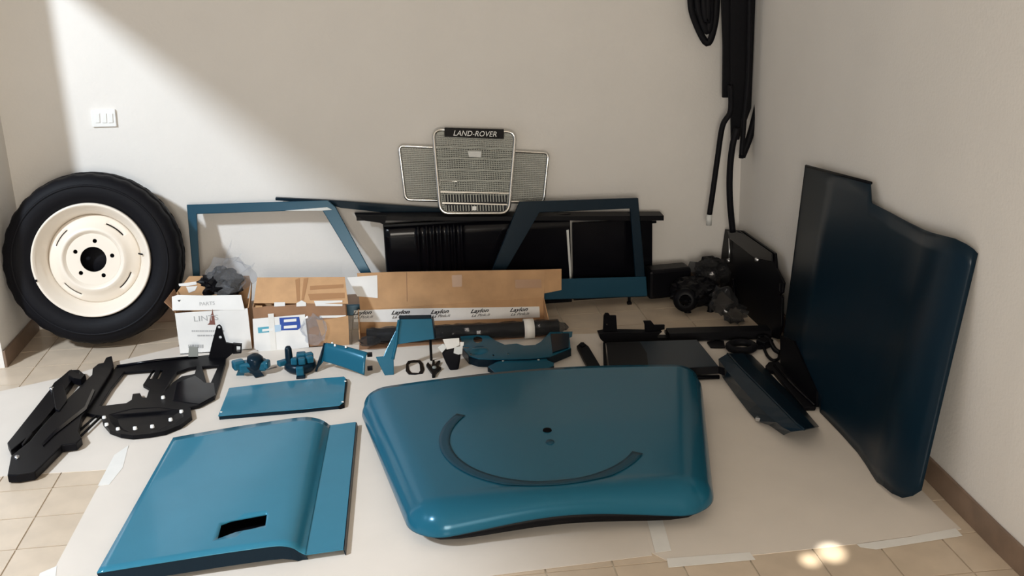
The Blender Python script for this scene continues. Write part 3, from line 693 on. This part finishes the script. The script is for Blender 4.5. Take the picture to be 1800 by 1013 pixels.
# handle cutout
hc = [F(*c3(*p), .071) for p in [(650, 770), (700, 752), (867, 722), (860, 776), (790, 793), (720, 806), (632, 838)]]
Vc, fc = platev(FL(.12), [(p.x, p.y) for p in hc], [], .10)
cut = obj('cutter', Vc, fc, 'void')
md = sheet.modifiers.new('cut', 'BOOLEAN'); md.operation = 'DIFFERENCE'; md.object = cut; md.solver = 'EXACT'
bpy.context.view_layer.update()
me = bpy.data.meshes.new_from_object(sheet.evaluated_get(bpy.context.evaluated_depsgraph_get()))
sheet.modifiers.clear(); sheet.data = me; bpy.data.objects.remove(cut)
lst = [((1172, 296), (1056, 914), .022), ((1292, 280), (1232, 889), .022)]
cols = [(F(*c3(*a), z), F(*c3(*b_), z)) for a, b_, z in lst]
loft('step_flange', [(cols[0][0]+Vector((-.006, 0, .002)), cols[0][1]+Vector((-.006, 0, .002))), cols[0], cols[1]], 10, 'teal', dr, solid=.003, smooth=False)
p0, p1 = cols[1]
loft('edge_lip', [(p0, p1), (p0-Vector((-.004, 0, .018)), p1-Vector((-.004, 0, .018)))], 4, 'shaded_teal_dark', dr, solid=.003, smooth=False)
fe = [F(*c3(*b_), z) for a, b_, z in colsP[0:]]
loft('front_lip', [(p+Vector((.0, .004, -.001)), Vector((p.x+.006, p.y+.012, max(.004, p.z-.048)))) for p in fe], 2, 'shaded_teal_dark', dr, solid=.003, smooth=False)
loft('left_lip', [(F(*c3(420, 355), .056)+Vector((.004, 0, 0)), F(*c3(420, 355), .056)+Vector((.02, 0, -.05))), (F(*c3(55, 1002), .056)+Vector((.006, .006, 0)), F(*c3(55, 1002), .056)+Vector((.03, .01, -.05)))], 2, 'shaded_teal_dark', dr, solid=.003, smooth=False)
be = [F(*c3(*a), z) for a, b_, z in colsP]
loft('back_lip', [(p+Vector((0, -.004, -.001)), Vector((p.x, p.y-.012, max(.004, p.z-.05)))) for p in be], 2, 'shaded_teal_dark', dr, solid=.003, smooth=False)
plate('dark_inner_plate', FL(.034), [c3(*p) for p in [(500, 640), (940, 600), (900, 850), (420, 900)]], .02, 'black_paint', dr)  # black plate added to paint the shade seen through the handle cutout
for x, y in ((722, 712), (838, 694), (610, 836)):
    p = F(*c3(x, y), .0715); lathe('fixing_hole', [(0, .0006), (.005, .0006), (.005, -.002)], p, (0, 0, 1), 'void', dr, 8)

# ================================================================== bonnet
BL_, BR_, FLb, FRb = F(634, 722, .05), F(1232, 676, .05), F(728, 950, .045), F(1258, 910, .045)
yf = (FLb.y+FRb.y)/2; yb2 = (BL_.y+BR_.y)/2
def bxl(y): return FLb.x+(BL_.x-FLb.x)*(y-yf)/(yb2-yf)
def bxr(y): return FRb.x+(BR_.x-FRb.x)*(y-yf)/(yb2-yf)
def g(d, R): return math.sqrt(max(0, 1-(1-min(max(d, 0)/R, 1))**2))
def bonz(x, y):
    dl = min(x-bxl(y), bxr(y)-x); df = y-yf; w_ = (x-bxl(y))/(bxr(y)-bxl(y))
    a_, b_ = max(0, .11-dl), max(0, .11-df); dd = min(1, max(a_, b_)/.11)
    z = .046+.085*math.sqrt(1-dd*dd)+.022*math.sin(math.pi*min(1, max(0, w_)))*min(1, df/.5)
    z += .034*math.sin(math.pi*min(1, max(0, w_)))**2*max(0, 1-df/.12)        # front edge bows up in the middle
    return z
def bonf(u, v):
    u = .5-.5*math.cos(math.pi*u); v = 1-(1-v)**1.6 if False else v
    y = yb2+(yf-yb2)*(1-(1-v)**1.0)
    vv = 1-math.cos(math.pi/2*v); y = yb2+(yf-yb2)*math.sin(math.pi/2*v)
    x = bxl(y)+(bxr(y)-bxl(y))*u
    z = bonz(x, y)
    r = .11; dl = x-bxl(y); dr_ = bxr(y)-x; df = y-yf; d = min(dl, dr_)
    if d < r and df < r:
        a, b_ = r-d, r-df; k = max(a, b_)/max(1e-6, math.hypot(a, b_))
        x += (a-a*k)*(1 if dl < dr_ else -1); y += (b_-b_*k)
    db = yb2-y
    rb = .05
    if d < rb and db < rb:
        a, b_ = rb-d, rb-db; k = max(a, b_)/max(1e-6, math.hypot(a, b_))
        x += (a-a*k)*(1 if dl < dr_ else -1); y -= (b_-b_*k)
    y += .02*math.sin(math.pi*u)*max(0, 1-df/.3)
    y += .03*math.sin(math.pi*u)*max(0, 1-(yb2-y)/.4)
    return Vector((x, y, z))
bn = thing('bonnet', 'large teal bonnet with rolled edges and a ring mark on the paper', 'bonnet', ((FLb.x+FRb.x)/2, (yf+yb2)/2, .0026))
gridmesh('skin', bonf, 90, 70, 'shaded_teal_light', bn, solid=.003)
cR = F(955, 765, .148); rR = cR.x-F(783, 790, .148).x
def ringf(u, v):
    a = math.radians(142+u*186); rr = rR-.018+.036*v
    x, y = cR.x+rr*math.cos(a), cR.y+rr*math.sin(a)
    w_ = (x-bxl(y))/(bxr(y)-bxl(y)); df = y-yf
    y0 = y-.02*math.sin(math.pi*w_)*max(0, 1-df/.3)-.03*math.sin(math.pi*w_)*max(0, 1-(yb2-y)/.4)
    return Vector((x, y, bonz(x, y0)+.0055))
gridmesh('ring_mark', ringf, 60, 3, 'ring_teal', bn, solid=.0012)
for x, y, rr in ((962, 759, .014), (967, 778, .013)):
    p = F(x, y, .15); p.z = bonz(p.x, p.y)+.006
    lathe('mount_hole', [(0, .0012), (rr, .0012), (rr*1.15, -.004)], p, (0, 0, 1), 'void' if y < 765 else 'ring_teal', bn, 16)
# dark inner frame carrying the skin
cx_, cy_ = (FLb.x+FRb.x)/2, (yf+yb2)/2
Vf = []
for x, y in ((bxl(yf+.10)+.09, yf+.10), (bxr(yf+.10)-.09, yf+.10), (bxr(yb2-.1)-.10, yb2-.1), (bxl(yb2-.1)+.10, yb2-.1)): Vf.append((x, y))
inn = [(x+(cx_-x)*.15, y+(cy_-y)*.15) for x, y in Vf]
plate2('inner_frame', FL(.085), Vf, .080, 'black_paint', bn, holes=[inn])
loft('front_lip', [(bonf(u/16, 1)+Vector((0, .003, 0)), bonf(u/16, 1)+Vector((0, .008, -.002-.030*math.sin(math.pi*(u-2)/12)))) for u in range(2, 15)], 2, 'black_paint', bn, solid=.003)

# ================================================================== tower bracket
def c7(x, y): return (640+x/7.79, 550+y/7.79)
fq = F(*c7(350, 872)); pt_ = BK(fq.y+.012, .42)
t = thing('wing_stay', 'tall bent teal sheet bracket standing on one pointed leg', 'bracket', (fq.x, fq.y, .0026))
plate('upper_plate', pt_, [c7(*p) for p in [(470, 98), (500, 84), (920, 80), (938, 100), (960, 362), (900, 368), (640, 405), (440, 438), (455, 250)]], .004, 'shaded_teal_light', t, bevel=.002)
plate('leg', pt_, [c7(*p) for p in [(500, 92), (470, 110), (440, 230), (385, 340), (320, 470), (265, 595), (160, 605), (225, 745), (292, 872), (410, 872), (405, 640), (420, 500), (445, 430), (480, 130)]], .006, 'shaded_teal_light', t, bevel=.002, off=.004)
tube('rolled_edge', [pt_.xyz(*pt_.px(*c7(*p)), .004) for p in [(480, 100), (458, 230), (440, 430), (405, 580), (395, 640)]], .007, 'shaded_teal_light', t, 8)
A_ = pt_.hit(*c7(480, 92)); B_ = pt_.hit(*c7(925, 82))
loft('top_flange', [(A_, B_), (A_+Vector((0, .03, .004)), B_+Vector((0, .03, .004)))], 4, 'shaded_teal_dark', t, solid=.004, smooth=False)
A_ = pt_.hit(*c7(925, 82)); B_ = pt_.hit(*c7(960, 362))
loft('side_flange', [(A_, B_), (A_+Vector((.006, .03, .0)), B_+Vector((.006, .03, .0)))], 4, 'shaded_teal_dark', t, solid=.004, smooth=False)
# back strut so that the plate stands
A_ = pt_.hit(*c7(900, 200)); tube('back_strut', [A_+Vector((0, .01, 0)), (A_.x, A_.y+.05, .006)], .006, 'black_paint', t, 8)

# gasket, star, wedge
o = plate('gasket', FL(.007), [c7(*p) for p in [(575, 700), (600, 660), (680, 645), (770, 650), (805, 690), (825, 770), (800, 825), (700, 838), (610, 835), (570, 790)]], .0055, 'black_paint', holes=[[c7(*p) for p in [(608, 700), (640, 675), (735, 668), (758, 695), (768, 790), (745, 822), (650, 818), (618, 780)]]], bevel=.001)
tag(o, 'small black rounded-square gasket ring lying under the tall bracket', 'gasket')
q = F(*c7(950, 760)); t = thing('star_clip', 'small black star-shaped clip with bent arms lying beside the gasket', 'clip', (q.x, q.y, .0026))
plate('star', FL(.016), [c7(*p) for p in [(850, 705), (875, 670), (925, 730), (938, 640), (965, 640), (970, 700), (1010, 655), (1045, 650), (1020, 690), (1005, 715), (1055, 745), (1000, 790), (985, 815), (970, 855), (930, 860), (925, 810), (900, 780)]], .013, 'black_paint', t, bevel=.002)
p = F(*c7(963, 755), .016); lathe('centre_stud', [(0, .008), (.008, .007), (.010, -.002)], p, (0, 0, 1), 'backing_grey', t, 10)
pw = BK(F(*c7(1230, 795)).y, .18); q = pw.hit(*c7(1230, 800))
t = thing('wedge_block', 'black tapered rubber block with pale tape tabs on top', 'block', (q.x, q.y, .0026))
plate('block', pw, [c7(*p) for p in [(1065, 560), (1110, 510), (1330, 490), (1320, 640), (1295, 785), (1180, 800), (1120, 690)]], .05, 'rubber', t, bevel=.008, off=.0)
for P in ([(1075, 360), (1300, 345), (1305, 440), (1225, 480), (1130, 500), (1100, 420)], [(1005, 470), (1080, 420), (1130, 470), (1065, 545)], [(1235, 470), (1350, 450), (1340, 560), (1290, 570), (1225, 550)], [(1310, 400), (1365, 400), (1360, 450), (1315, 460)]):
    plate('tape_tab', pw, [c7(*p) for p in P], .003, 'tape' if P[0][0] in (1075, 1310) else 'pale_strip', t, off=.006+.002*(P[0][0] == 1005))

# ================================================================== wing-shaped teal panels
def ca(x, y): return (640+x/4.286, 540+y/4.286)
q = F(905, 615); t = thing('wing_plate', 'long shaped teal plate with round holes before the wrapped bar', 'panel', (q.x, q.y, .0026))
plate('sheet', FL(.045), [ca(*p) for p in [(725, 222), (830, 212), (935, 216), (1000, 258), (1060, 283), (1150, 275), (1205, 290), (1290, 284), (1330, 262), (1400, 188), (1570, 184), (1567, 218), (1548, 226), (1556, 308), (1400, 372), (1250, 388), (1000, 392), (860, 388), (790, 366), (748, 312)]], .004, 'shaded_teal_light', t, bevel=.001,
      holes=[[ca(*p) for p in circ(857, 243, 34, 18, 28)], [ca(*p) for p in [(750, 293), (788, 293), (788, 309), (750, 309)]], [ca(*p) for p in circ(803, 353, 7, 8)], [ca(*p) for p in circ(975, 362, 7, 8)], [ca(*p) for p in circ(1085, 352, 7, 8)], [ca(*p) for p in circ(1493, 197, 6, 8)]])
fe = [F(*ca(*p), .043) for p in [(745, 312), (790, 366), (860, 388), (1000, 392), (1250, 388), (1400, 372), (1556, 308)]]
loft('front_lip', [(p, Vector((p.x, p.y+.004, .005))) for p in fe], 2, 'shaded_teal_dark', t, solid=.003, smooth=False)
p = F(*ca(865, 325), .046); lathe('pressed_boss', [(0, .008), (.03, .008), (.045, -.002)], p, (0, 0, 1), 'shaded_teal_light', t, 20)
plate('end_riser', FL(.052), [ca(*p) for p in [(1405, 200), (1545, 196), (1540, 300), (1420, 340)]], .006, 'shaded_teal_dark', t, bevel=.002)
q = F(*ca(1180, 480)); t = thing('corner_plate', 'triangular teal plate with a folded lip lying behind the bonnet', 'panel', (q.x, q.y, .0026))
plate('sheet', FL(.036), [ca(*p) for p in [(935, 446), (1000, 412), (1200, 382), (1368, 366), (1384, 402), (1432, 420), (1428, 440), (1240, 508), (1108, 556), (1030, 556), (1020, 520)]], .004, 'shaded_teal_light', t, bevel=.001)
fe = [F(*ca(*p), .034) for p in [(1108, 556), (1240, 508), (1428, 440)]]
loft('front_lip', [(p, Vector((p.x, p.y+.004, .005))) for p in fe], 2, 'shaded_teal_dark', t, solid=.003, smooth=False)
plate('notch_flap', FL(.030), [ca(*p) for p in [(930, 448), (965, 420), (990, 440), (1000, 470)]], .024, 'shaded_teal_dark', t)
for x, y in ((1047, 405), (1314, 398), (1102, 546)):
    p = F(*ca(x, y), .0365); lathe('screw_hole', [(0, .001), (.005, .001), (.005, -.002)], p, (0, 0, 1), 'white_plastic', t, 8)

# ================================================================== black parts on the right
def c8(x, y): return (1000+x/6.43, 540+y/6.43)
q = F(1035, 632); t = thing('flat_bar', 'short flat black bar lying slantwise between corner plate and black tray', 'bar', (q.x, q.y, .0026))
plate('bar', FL(.022), [c8(*p) for p in [(88, 436), (128, 402), (170, 400), (225, 442), (380, 700), (388, 775), (265, 778)]], .018, 'black_paint', t, bevel=.003)
plate('end_tongue', FL(.027), [c8(*p) for p in [(118, 425), (130, 396), (170, 396), (190, 425), (150, 450)]], .006, 'black_paint', t, bevel=.002)
q = F(1160, 640); t = thing('battery_tray', 'black shallow tray with a channel and upright lugs behind the bonnet', 'tray', (q.x, q.y, .0026))
plate('tray_sheet', FL(.060), [c8(*p) for p in [(425, 400), (870, 385), (1450, 368), (1690, 665), (1300, 690), (900, 695), (540, 690), (450, 660)]], .006, 'shaded_teal_dark', t, bevel=.002)
plate('dark_apron', FL(.063), [c8(*p) for p in [(420, 400), (800, 392), (880, 520), (900, 690), (560, 692), (455, 665), (440, 560)]], .004, 'black_paint', t)
fe = [F(*c8(*p), .060) for p in [(560, 690), (900, 695), (1300, 690), (1690, 668), (1760, 690)]]
loft('front_lip', [(p, Vector((p.x, p.y-.006, .030))) for p in fe], 2, 'black_paint', t, solid=.004, smooth=False)
bp_ = [F(*c8(*p), .012) for p in [(560, 770), (1000, 780), (1400, 800), (1700, 790)]]
tube('front_runner', bp_, .009, 'black_paint', t, 8)
plate('side_strip', FL(.03), [c8(*p) for p in [(385, 400), (412, 395), (440, 770), (395, 775)]], .024, 'black_paint', t)
plate('hinge_lug', FL(.07), [c8(*p) for p in [(610, 700), (715, 700), (690, 800), (650, 858), (625, 850)]], .03, 'black_paint', t, bevel=.002)
A_, B_ = F(*c8(350, 330), .05), F(*c8(1130, 320), .05)
yc_ = (A_.y+B_.y)/2
pch = BK(F(*c8(600, 370), .02).y)
plate('channel', pch, [c8(*p) for p in [(328, 285), (400, 270), (545, 268), (860, 272), (1045, 262), (1000, 300), (990, 330), (1140, 335), (1140, 365), (900, 380), (400, 395), (350, 350)]], .045, 'black_paint', t, bevel=.003, off=.02)
plate('upright_lug', pch, [c8(*p) for p in [(388, 280), (396, 100), (415, 72), (450, 72), (468, 98), (535, 98), (548, 280)]], .012, 'black_paint', t, bevel=.002, holes=[[c8(*p) for p in circ(432, 200, 9, 8)]])
plate('upright_lug', pch, [c8(*p) for p in [(862, 280), (858, 200), (842, 160), (930, 158), (968, 205), (1085, 203), (1083, 255), (1045, 260), (1010, 300)]], .012, 'black_paint', t, bevel=.002)

p0, p1 = F(1174, 588, .03), F(1352, 583, .03)
t = thing('black_sill_bar', 'long black channel bar lying before the black housing', 'bar', ((p0.x+p1.x)/2, p0.y, .0026))
loft('channel', [(p0+Vector((0, -.03, -.022)), p1+Vector((0, -.03, -.022))), (p0+Vector((0, -.028, .012)), p1+Vector((0, -.028, .012))), (p0+Vector((0, .03, .016)), p1+Vector((0, .03, .016))), (p0+Vector((0, .032, -.022)), p1+Vector((0, .032, -.022)))], 6, 'black_paint', t, solid=.004, smooth=False)
plate('end_tongue', FL(.02), [(1168, 580), (1180, 578), (1182, 592), (1176, 592)], .015, 'black_paint', t)
def c9(x, y): return (1240+x/4.605, 560+y/4.605)
o = plate('small_plate', FL(.012), [c9(*p) for p in [(12, 188), (60, 180), (95, 172), (150, 180), (160, 228), (75, 228), (40, 226)]], .009, 'black_paint', bevel=.002)
tag(o, 'small black notched plate lying beside the black ring', 'plate')
pr = F(*c9(292, 225), .02)
ex_ = (F(*c9(425, 225), .02)-F(*c9(160, 225), .02)).length/2
t = thing('black_ring', 'black round ring lying behind the dark sill panel', 'ring', (pr.x, pr.y, .0026))
rr = [(pr.x+(ex_-.016)*math.cos(a*math.pi/20), pr.y+(ex_-.016)*.95*math.sin(a*math.pi/20), .019) for a in range(40)]
tube('ring', rr, .016, 'rubber', t, 10, closed=True)
box('lug', (pr.x+ex_+.01, pr.y+.0, .012), (.05, .03, .018), 'black_paint', t, bevel=.003)
pts = cr([F(*c9(*p), .03) for p in [(430, 160), (480, 150), (520, 180), (560, 250), (600, 275)]], 5)
t = thing('bent_lever', 'small bent black lever with a loop lying beside the black ring', 'lever', (pts[8].x, pts[8].y, .0026))
tube('arm', pts, .011, 'black_paint', t, 8)
tube('loop', cr([F(*c9(*p), .014) for p in [(470, 230), (500, 300), (545, 338), (590, 328), (600, 290)]], 5), .007, 'black_paint', t, 8)
box('block', F(*c9(480, 200), .022), (.06, .05, .035), 'black_paint', t, bevel=.004, rz=.5)

# dark sill panel on the floor
q = F(1350, 690); t = thing('sill_panel', 'long folded shaded teal sill panel lying beside the leaning wing', 'panel', (q.x, q.y, .0026))
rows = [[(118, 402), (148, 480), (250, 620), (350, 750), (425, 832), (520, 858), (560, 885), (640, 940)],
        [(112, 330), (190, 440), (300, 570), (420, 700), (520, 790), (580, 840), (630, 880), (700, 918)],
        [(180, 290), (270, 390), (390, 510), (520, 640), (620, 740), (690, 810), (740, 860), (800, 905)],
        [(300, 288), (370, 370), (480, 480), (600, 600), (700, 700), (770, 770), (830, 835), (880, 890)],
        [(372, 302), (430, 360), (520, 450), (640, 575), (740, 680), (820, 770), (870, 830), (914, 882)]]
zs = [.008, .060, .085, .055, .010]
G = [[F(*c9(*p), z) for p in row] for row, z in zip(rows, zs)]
V = [p for row in G for p in row]; obj('folded_sheet', V, gridf(4, 7), 'shaded_teal_dark', t, smooth=False, solid=.004)
tube('fold_bead', [p+Vector((0, 0, .003)) for p in G[2]], .005, 'shaded_teal_dark', t, 8)
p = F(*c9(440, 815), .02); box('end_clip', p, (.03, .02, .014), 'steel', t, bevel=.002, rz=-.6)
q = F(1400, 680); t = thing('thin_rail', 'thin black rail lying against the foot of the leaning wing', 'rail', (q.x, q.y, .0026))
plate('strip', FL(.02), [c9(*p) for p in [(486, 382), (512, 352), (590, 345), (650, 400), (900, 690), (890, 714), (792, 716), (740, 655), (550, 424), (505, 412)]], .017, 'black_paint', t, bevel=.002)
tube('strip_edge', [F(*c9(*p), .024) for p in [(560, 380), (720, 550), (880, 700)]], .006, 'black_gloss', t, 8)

# ================================================================== wing panel leaning on the right wall
pr_ = Plane((1.572, 3.5, .003), (.0, -1, 0), (.148, 0, 1))
t = thing('leaning_wing', 'tall shaded teal body panel leaning against the right wall', 'body panel', (1.57, 3.5, .0026))
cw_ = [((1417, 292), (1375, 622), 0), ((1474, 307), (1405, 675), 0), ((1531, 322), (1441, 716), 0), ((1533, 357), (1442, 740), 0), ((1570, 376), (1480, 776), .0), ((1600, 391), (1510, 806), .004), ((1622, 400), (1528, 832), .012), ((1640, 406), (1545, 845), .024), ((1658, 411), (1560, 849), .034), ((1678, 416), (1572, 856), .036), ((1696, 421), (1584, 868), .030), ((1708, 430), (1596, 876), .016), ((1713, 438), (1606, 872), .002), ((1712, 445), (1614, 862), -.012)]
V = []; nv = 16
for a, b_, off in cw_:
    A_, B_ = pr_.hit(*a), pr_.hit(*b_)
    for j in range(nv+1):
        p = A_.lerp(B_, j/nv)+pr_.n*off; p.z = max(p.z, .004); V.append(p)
obj('skin', V, gridf(len(cw_)-1, nv), 'shaded_teal_dark', t, smooth=True, solid=.004)
tube('rear_edge', [pr_.hit(1417, 292), pr_.hit(1375, 622)], .005, 'black_paint', t, 8)
tube('top_edge', [pr_.hit(1417, 292), pr_.hit(1474, 307), pr_.hit(1531, 322)], .006, 'black_paint', t, 8)
plate('foot_bracket', pr_, [(1376, 590), (1400, 600), (1440, 690), (1440, 716), (1404, 672), (1376, 640)], .012, 'black_paint', t, off=.012)

# ================================================================== corner: black panel, housing, bag
pc = Plane((1.655, 4.9, .003), (0.02, -1, 0), (.10, 0, 1))
def cc(x, y): return (1200+x/4.605, 400+y/4.605)
q = pc.hit(1330, 580); t = thing('bulkhead_panel', 'black ribbed bulkhead panel leaning on the right wall in the corner', 'panel', (1.655, 4.75, .0026))
plate('sheet', pc, [cc(*p) for p in [(342, 14), (480, 24), (600, 110), (745, 210), (755, 330), (815, 448), (805, 525), (780, 545), (803, 570), (796, 800), (770, 905), (420, 800), (300, 760), (305, 300), (318, 180)]], .012, 'black_paint', t, bevel=.003, holes=[[cc(*p) for p in [(785, 450), (800, 455), (795, 520), (782, 518)]]])
plate('upper_flange', pc, [cc(*p) for p in [(380, 30), (480, 30), (745, 215), (745, 280), (600, 250), (400, 90)]], .008, 'black_gloss', t, off=.014, bevel=.003)
tube('rib', [pc.xyz(*pc.px(*cc(*p)), .008) for p in [(390, 90), (392, 180), (388, 270)]], .005, 'steel', t, 8)
for x, y in ((388, 270), (622, 262)):
    p = pc.xyz(*pc.px(*cc(x, y)), .014); lathe('bolt', [(0, .008), (.009, .007), (.010, -.006)], p, pc.n, 'steel', t, 10)
tube('rib', [pc.xyz(*pc.px(*cc(*p)), .006) for p in [(420, 420), (430, 560), (480, 700)]], .010, 'black_gloss', t, 8)

q = F(1222, 556); t = thing('black_housing', 'low black cast housing with short feet on the tiles before the corner', 'housing', (q.x+.03, q.y+.1, 0))
hx, hy = q.x+.03, q.y+.12
crumple('cast_body', (hx, hy, .085), (.115, .11, .065), 'black_paint', t, seed=11, amt=.28, sub=4)
box('back_block', (hx-.10, hy+.15, .10), (.22, .11, .15), 'black_paint', t, bevel=.015, rz=.1)
for dx, dy in ((-.05, -.06), (.06, -.07), (-.05, .06), (.06, .06)): lathe('foot', [(0, .05), (.014, .05), (.014, .006), (.018, .001), (0, .001)], (hx+dx, hy+dy, 0), (0, 0, 1), 'black_paint', t, 12)
lathe('flange_ring', [(.03, .03), (.055, .03), (.06, .0), (.03, .0)], (hx-.07, hy-.085, .075), (-.3, -1, .15), 'black_paint', t, 20)
ph = BK(hy+.10); c = ph.hit(1250, 478)
t = thing('smoky_bag', 'crumpled clear plastic bag of dark parts resting on the black housing', 'plastic bag', (c.x, c.y, c.z-.08))
crumple('dark_parts', (c.x, c.y+.03, c.z), (.07, .05, .065), 'black_paint', t, seed=21, amt=.3)
crumple('film', (c.x, c.y, c.z), (.09, .06, .075), 'smoke_film', t, seed=24, amt=.4, sub=3, freq=1.8)
c2_ = F(1270, 530, .10); crumple('film_fold', (c2_.x, c2_.y, .11), (.055, .04, .06), 'smoke_film', t, seed=27, amt=.5, sub=3, freq=2)
c = F(1303, 557, .03); o = crumple('film_scrap', (c.x-.03, c.y+.01, .045), (.05, .045, .04), 'smoke_film', None, seed=31, amt=.6, sub=3, freq=3, flatz=.001)
tag(o, 'crumpled shiny film scrap on the floor beside the corner panel', 'plastic film')

# ================================================================== rubber seals hanging in the corner
def hb(x, y, Y=5.10): return BK(Y).hit(x, y)
hk = hb(1300, -60, 5.17)
t = thing('wall_hook', 'dark metal wall hook carrying the rubber seals in the corner', 'hook', (hk.x, YB, hk.z))
tube('prong', [(hk.x, YB, hk.z+.03), (hk.x, 5.12, hk.z), (hk.x, 5.05, hk.z-.005), (hk.x, 5.03, hk.z+.03)], .008, 'steel', t, 8)
box('back_plate', (hk.x, YB-.004, hk.z+.03), (.05, .008, .09), 'steel', t)
def hang(name, label, px, r, Y, cat='rubber seal', flat=1.0, m='rubber', tip=None):
    P = cr([hb(x, y, Y) for x, y in px], 6)
    tt = thing(name, label, cat, (P[-1].x, Y, min(p.z for p in P)), 'rubber seals hanging in the corner')
    tube('seal', P, r, m, tt, 10, flat=flat)
    return tt, P
lp = [((1215, -60), (1214, 0), (1221, 35), (1243, 76), (1256, 45), (1260, 0), (1262, -60)), ((1226, -60), (1226, 0), (1232, 30), (1243, 55), (1249, 30), (1251, -60)), ((1238, -60), (1238, 10), (1244, 34), (1245, -60))]
tt = thing('looped_seal', 'looped flat black rubber seal hanging left of the wide rubber mat', 'rubber seal', (hb(1240, 70).x, 5.10, hb(1240, 78).z), 'rubber seals hanging in the corner')
for k, P in enumerate(lp): tube('loop', cr([hb(x, y, 5.11-.012*k) for x, y in P], 6), .0165, 'rubber', tt, 10, flat=.5)
tt = thing('rubber_mat', 'wide flat black rubber mat hanging folded in the corner', 'rubber mat', (hb(1300, 180, 5.09).x, 5.09, hb(1300, 270, 5.09).z))
pm = BK(5.085)
plate('outer_fold', pm, [(1266, -60), (1340, -60), (1340, 60), (1330, 165), (1312, 215), (1302, 222), (1296, 160), (1283, 172), (1270, 172), (1271, 80)], .014, 'rubber', tt, bevel=.003)
plate('inner_fold', BK(5.065), [(1284, -60), (1322, -60), (1322, 90), (1316, 180), (1300, 246), (1285, 246), (1284, 170)], .010, 'rubber', tt, bevel=.003)
hang('curved_seal', 'long curved black rubber seal hanging right of the rubber mat', [(1347, -60), (1347, 30), (1342, 110), (1333, 180), (1318, 240), (1304, 276)], .018, 5.04)
hang('straight_seal', 'straight black rubber strip hanging below the middle of the mat', [(1318, -60), (1316, 120), (1309, 200), (1303, 278)], .013, 5.0)
tt, P = hang('kinked_hose', 'kinked black hose ending in a pale tag above the clear bag', [(1284, 150), (1284, 195), (1270, 222), (1261, 280), (1254, 330), (1247, 378)], .014, 5.035)
a_, b_ = hb(1247, 377, 5.035), hb(1246, 396, 5.035)
tube('pale_tag', [a_, b_], .0145, 'pale_strip', tt, 10)
hang('lower_hose', 'black hose hanging down onto the corner panel top', [(1296, 225), (1288, 255), (1283, 300), (1283, 350), (1288, 408)], .016, 4.985)
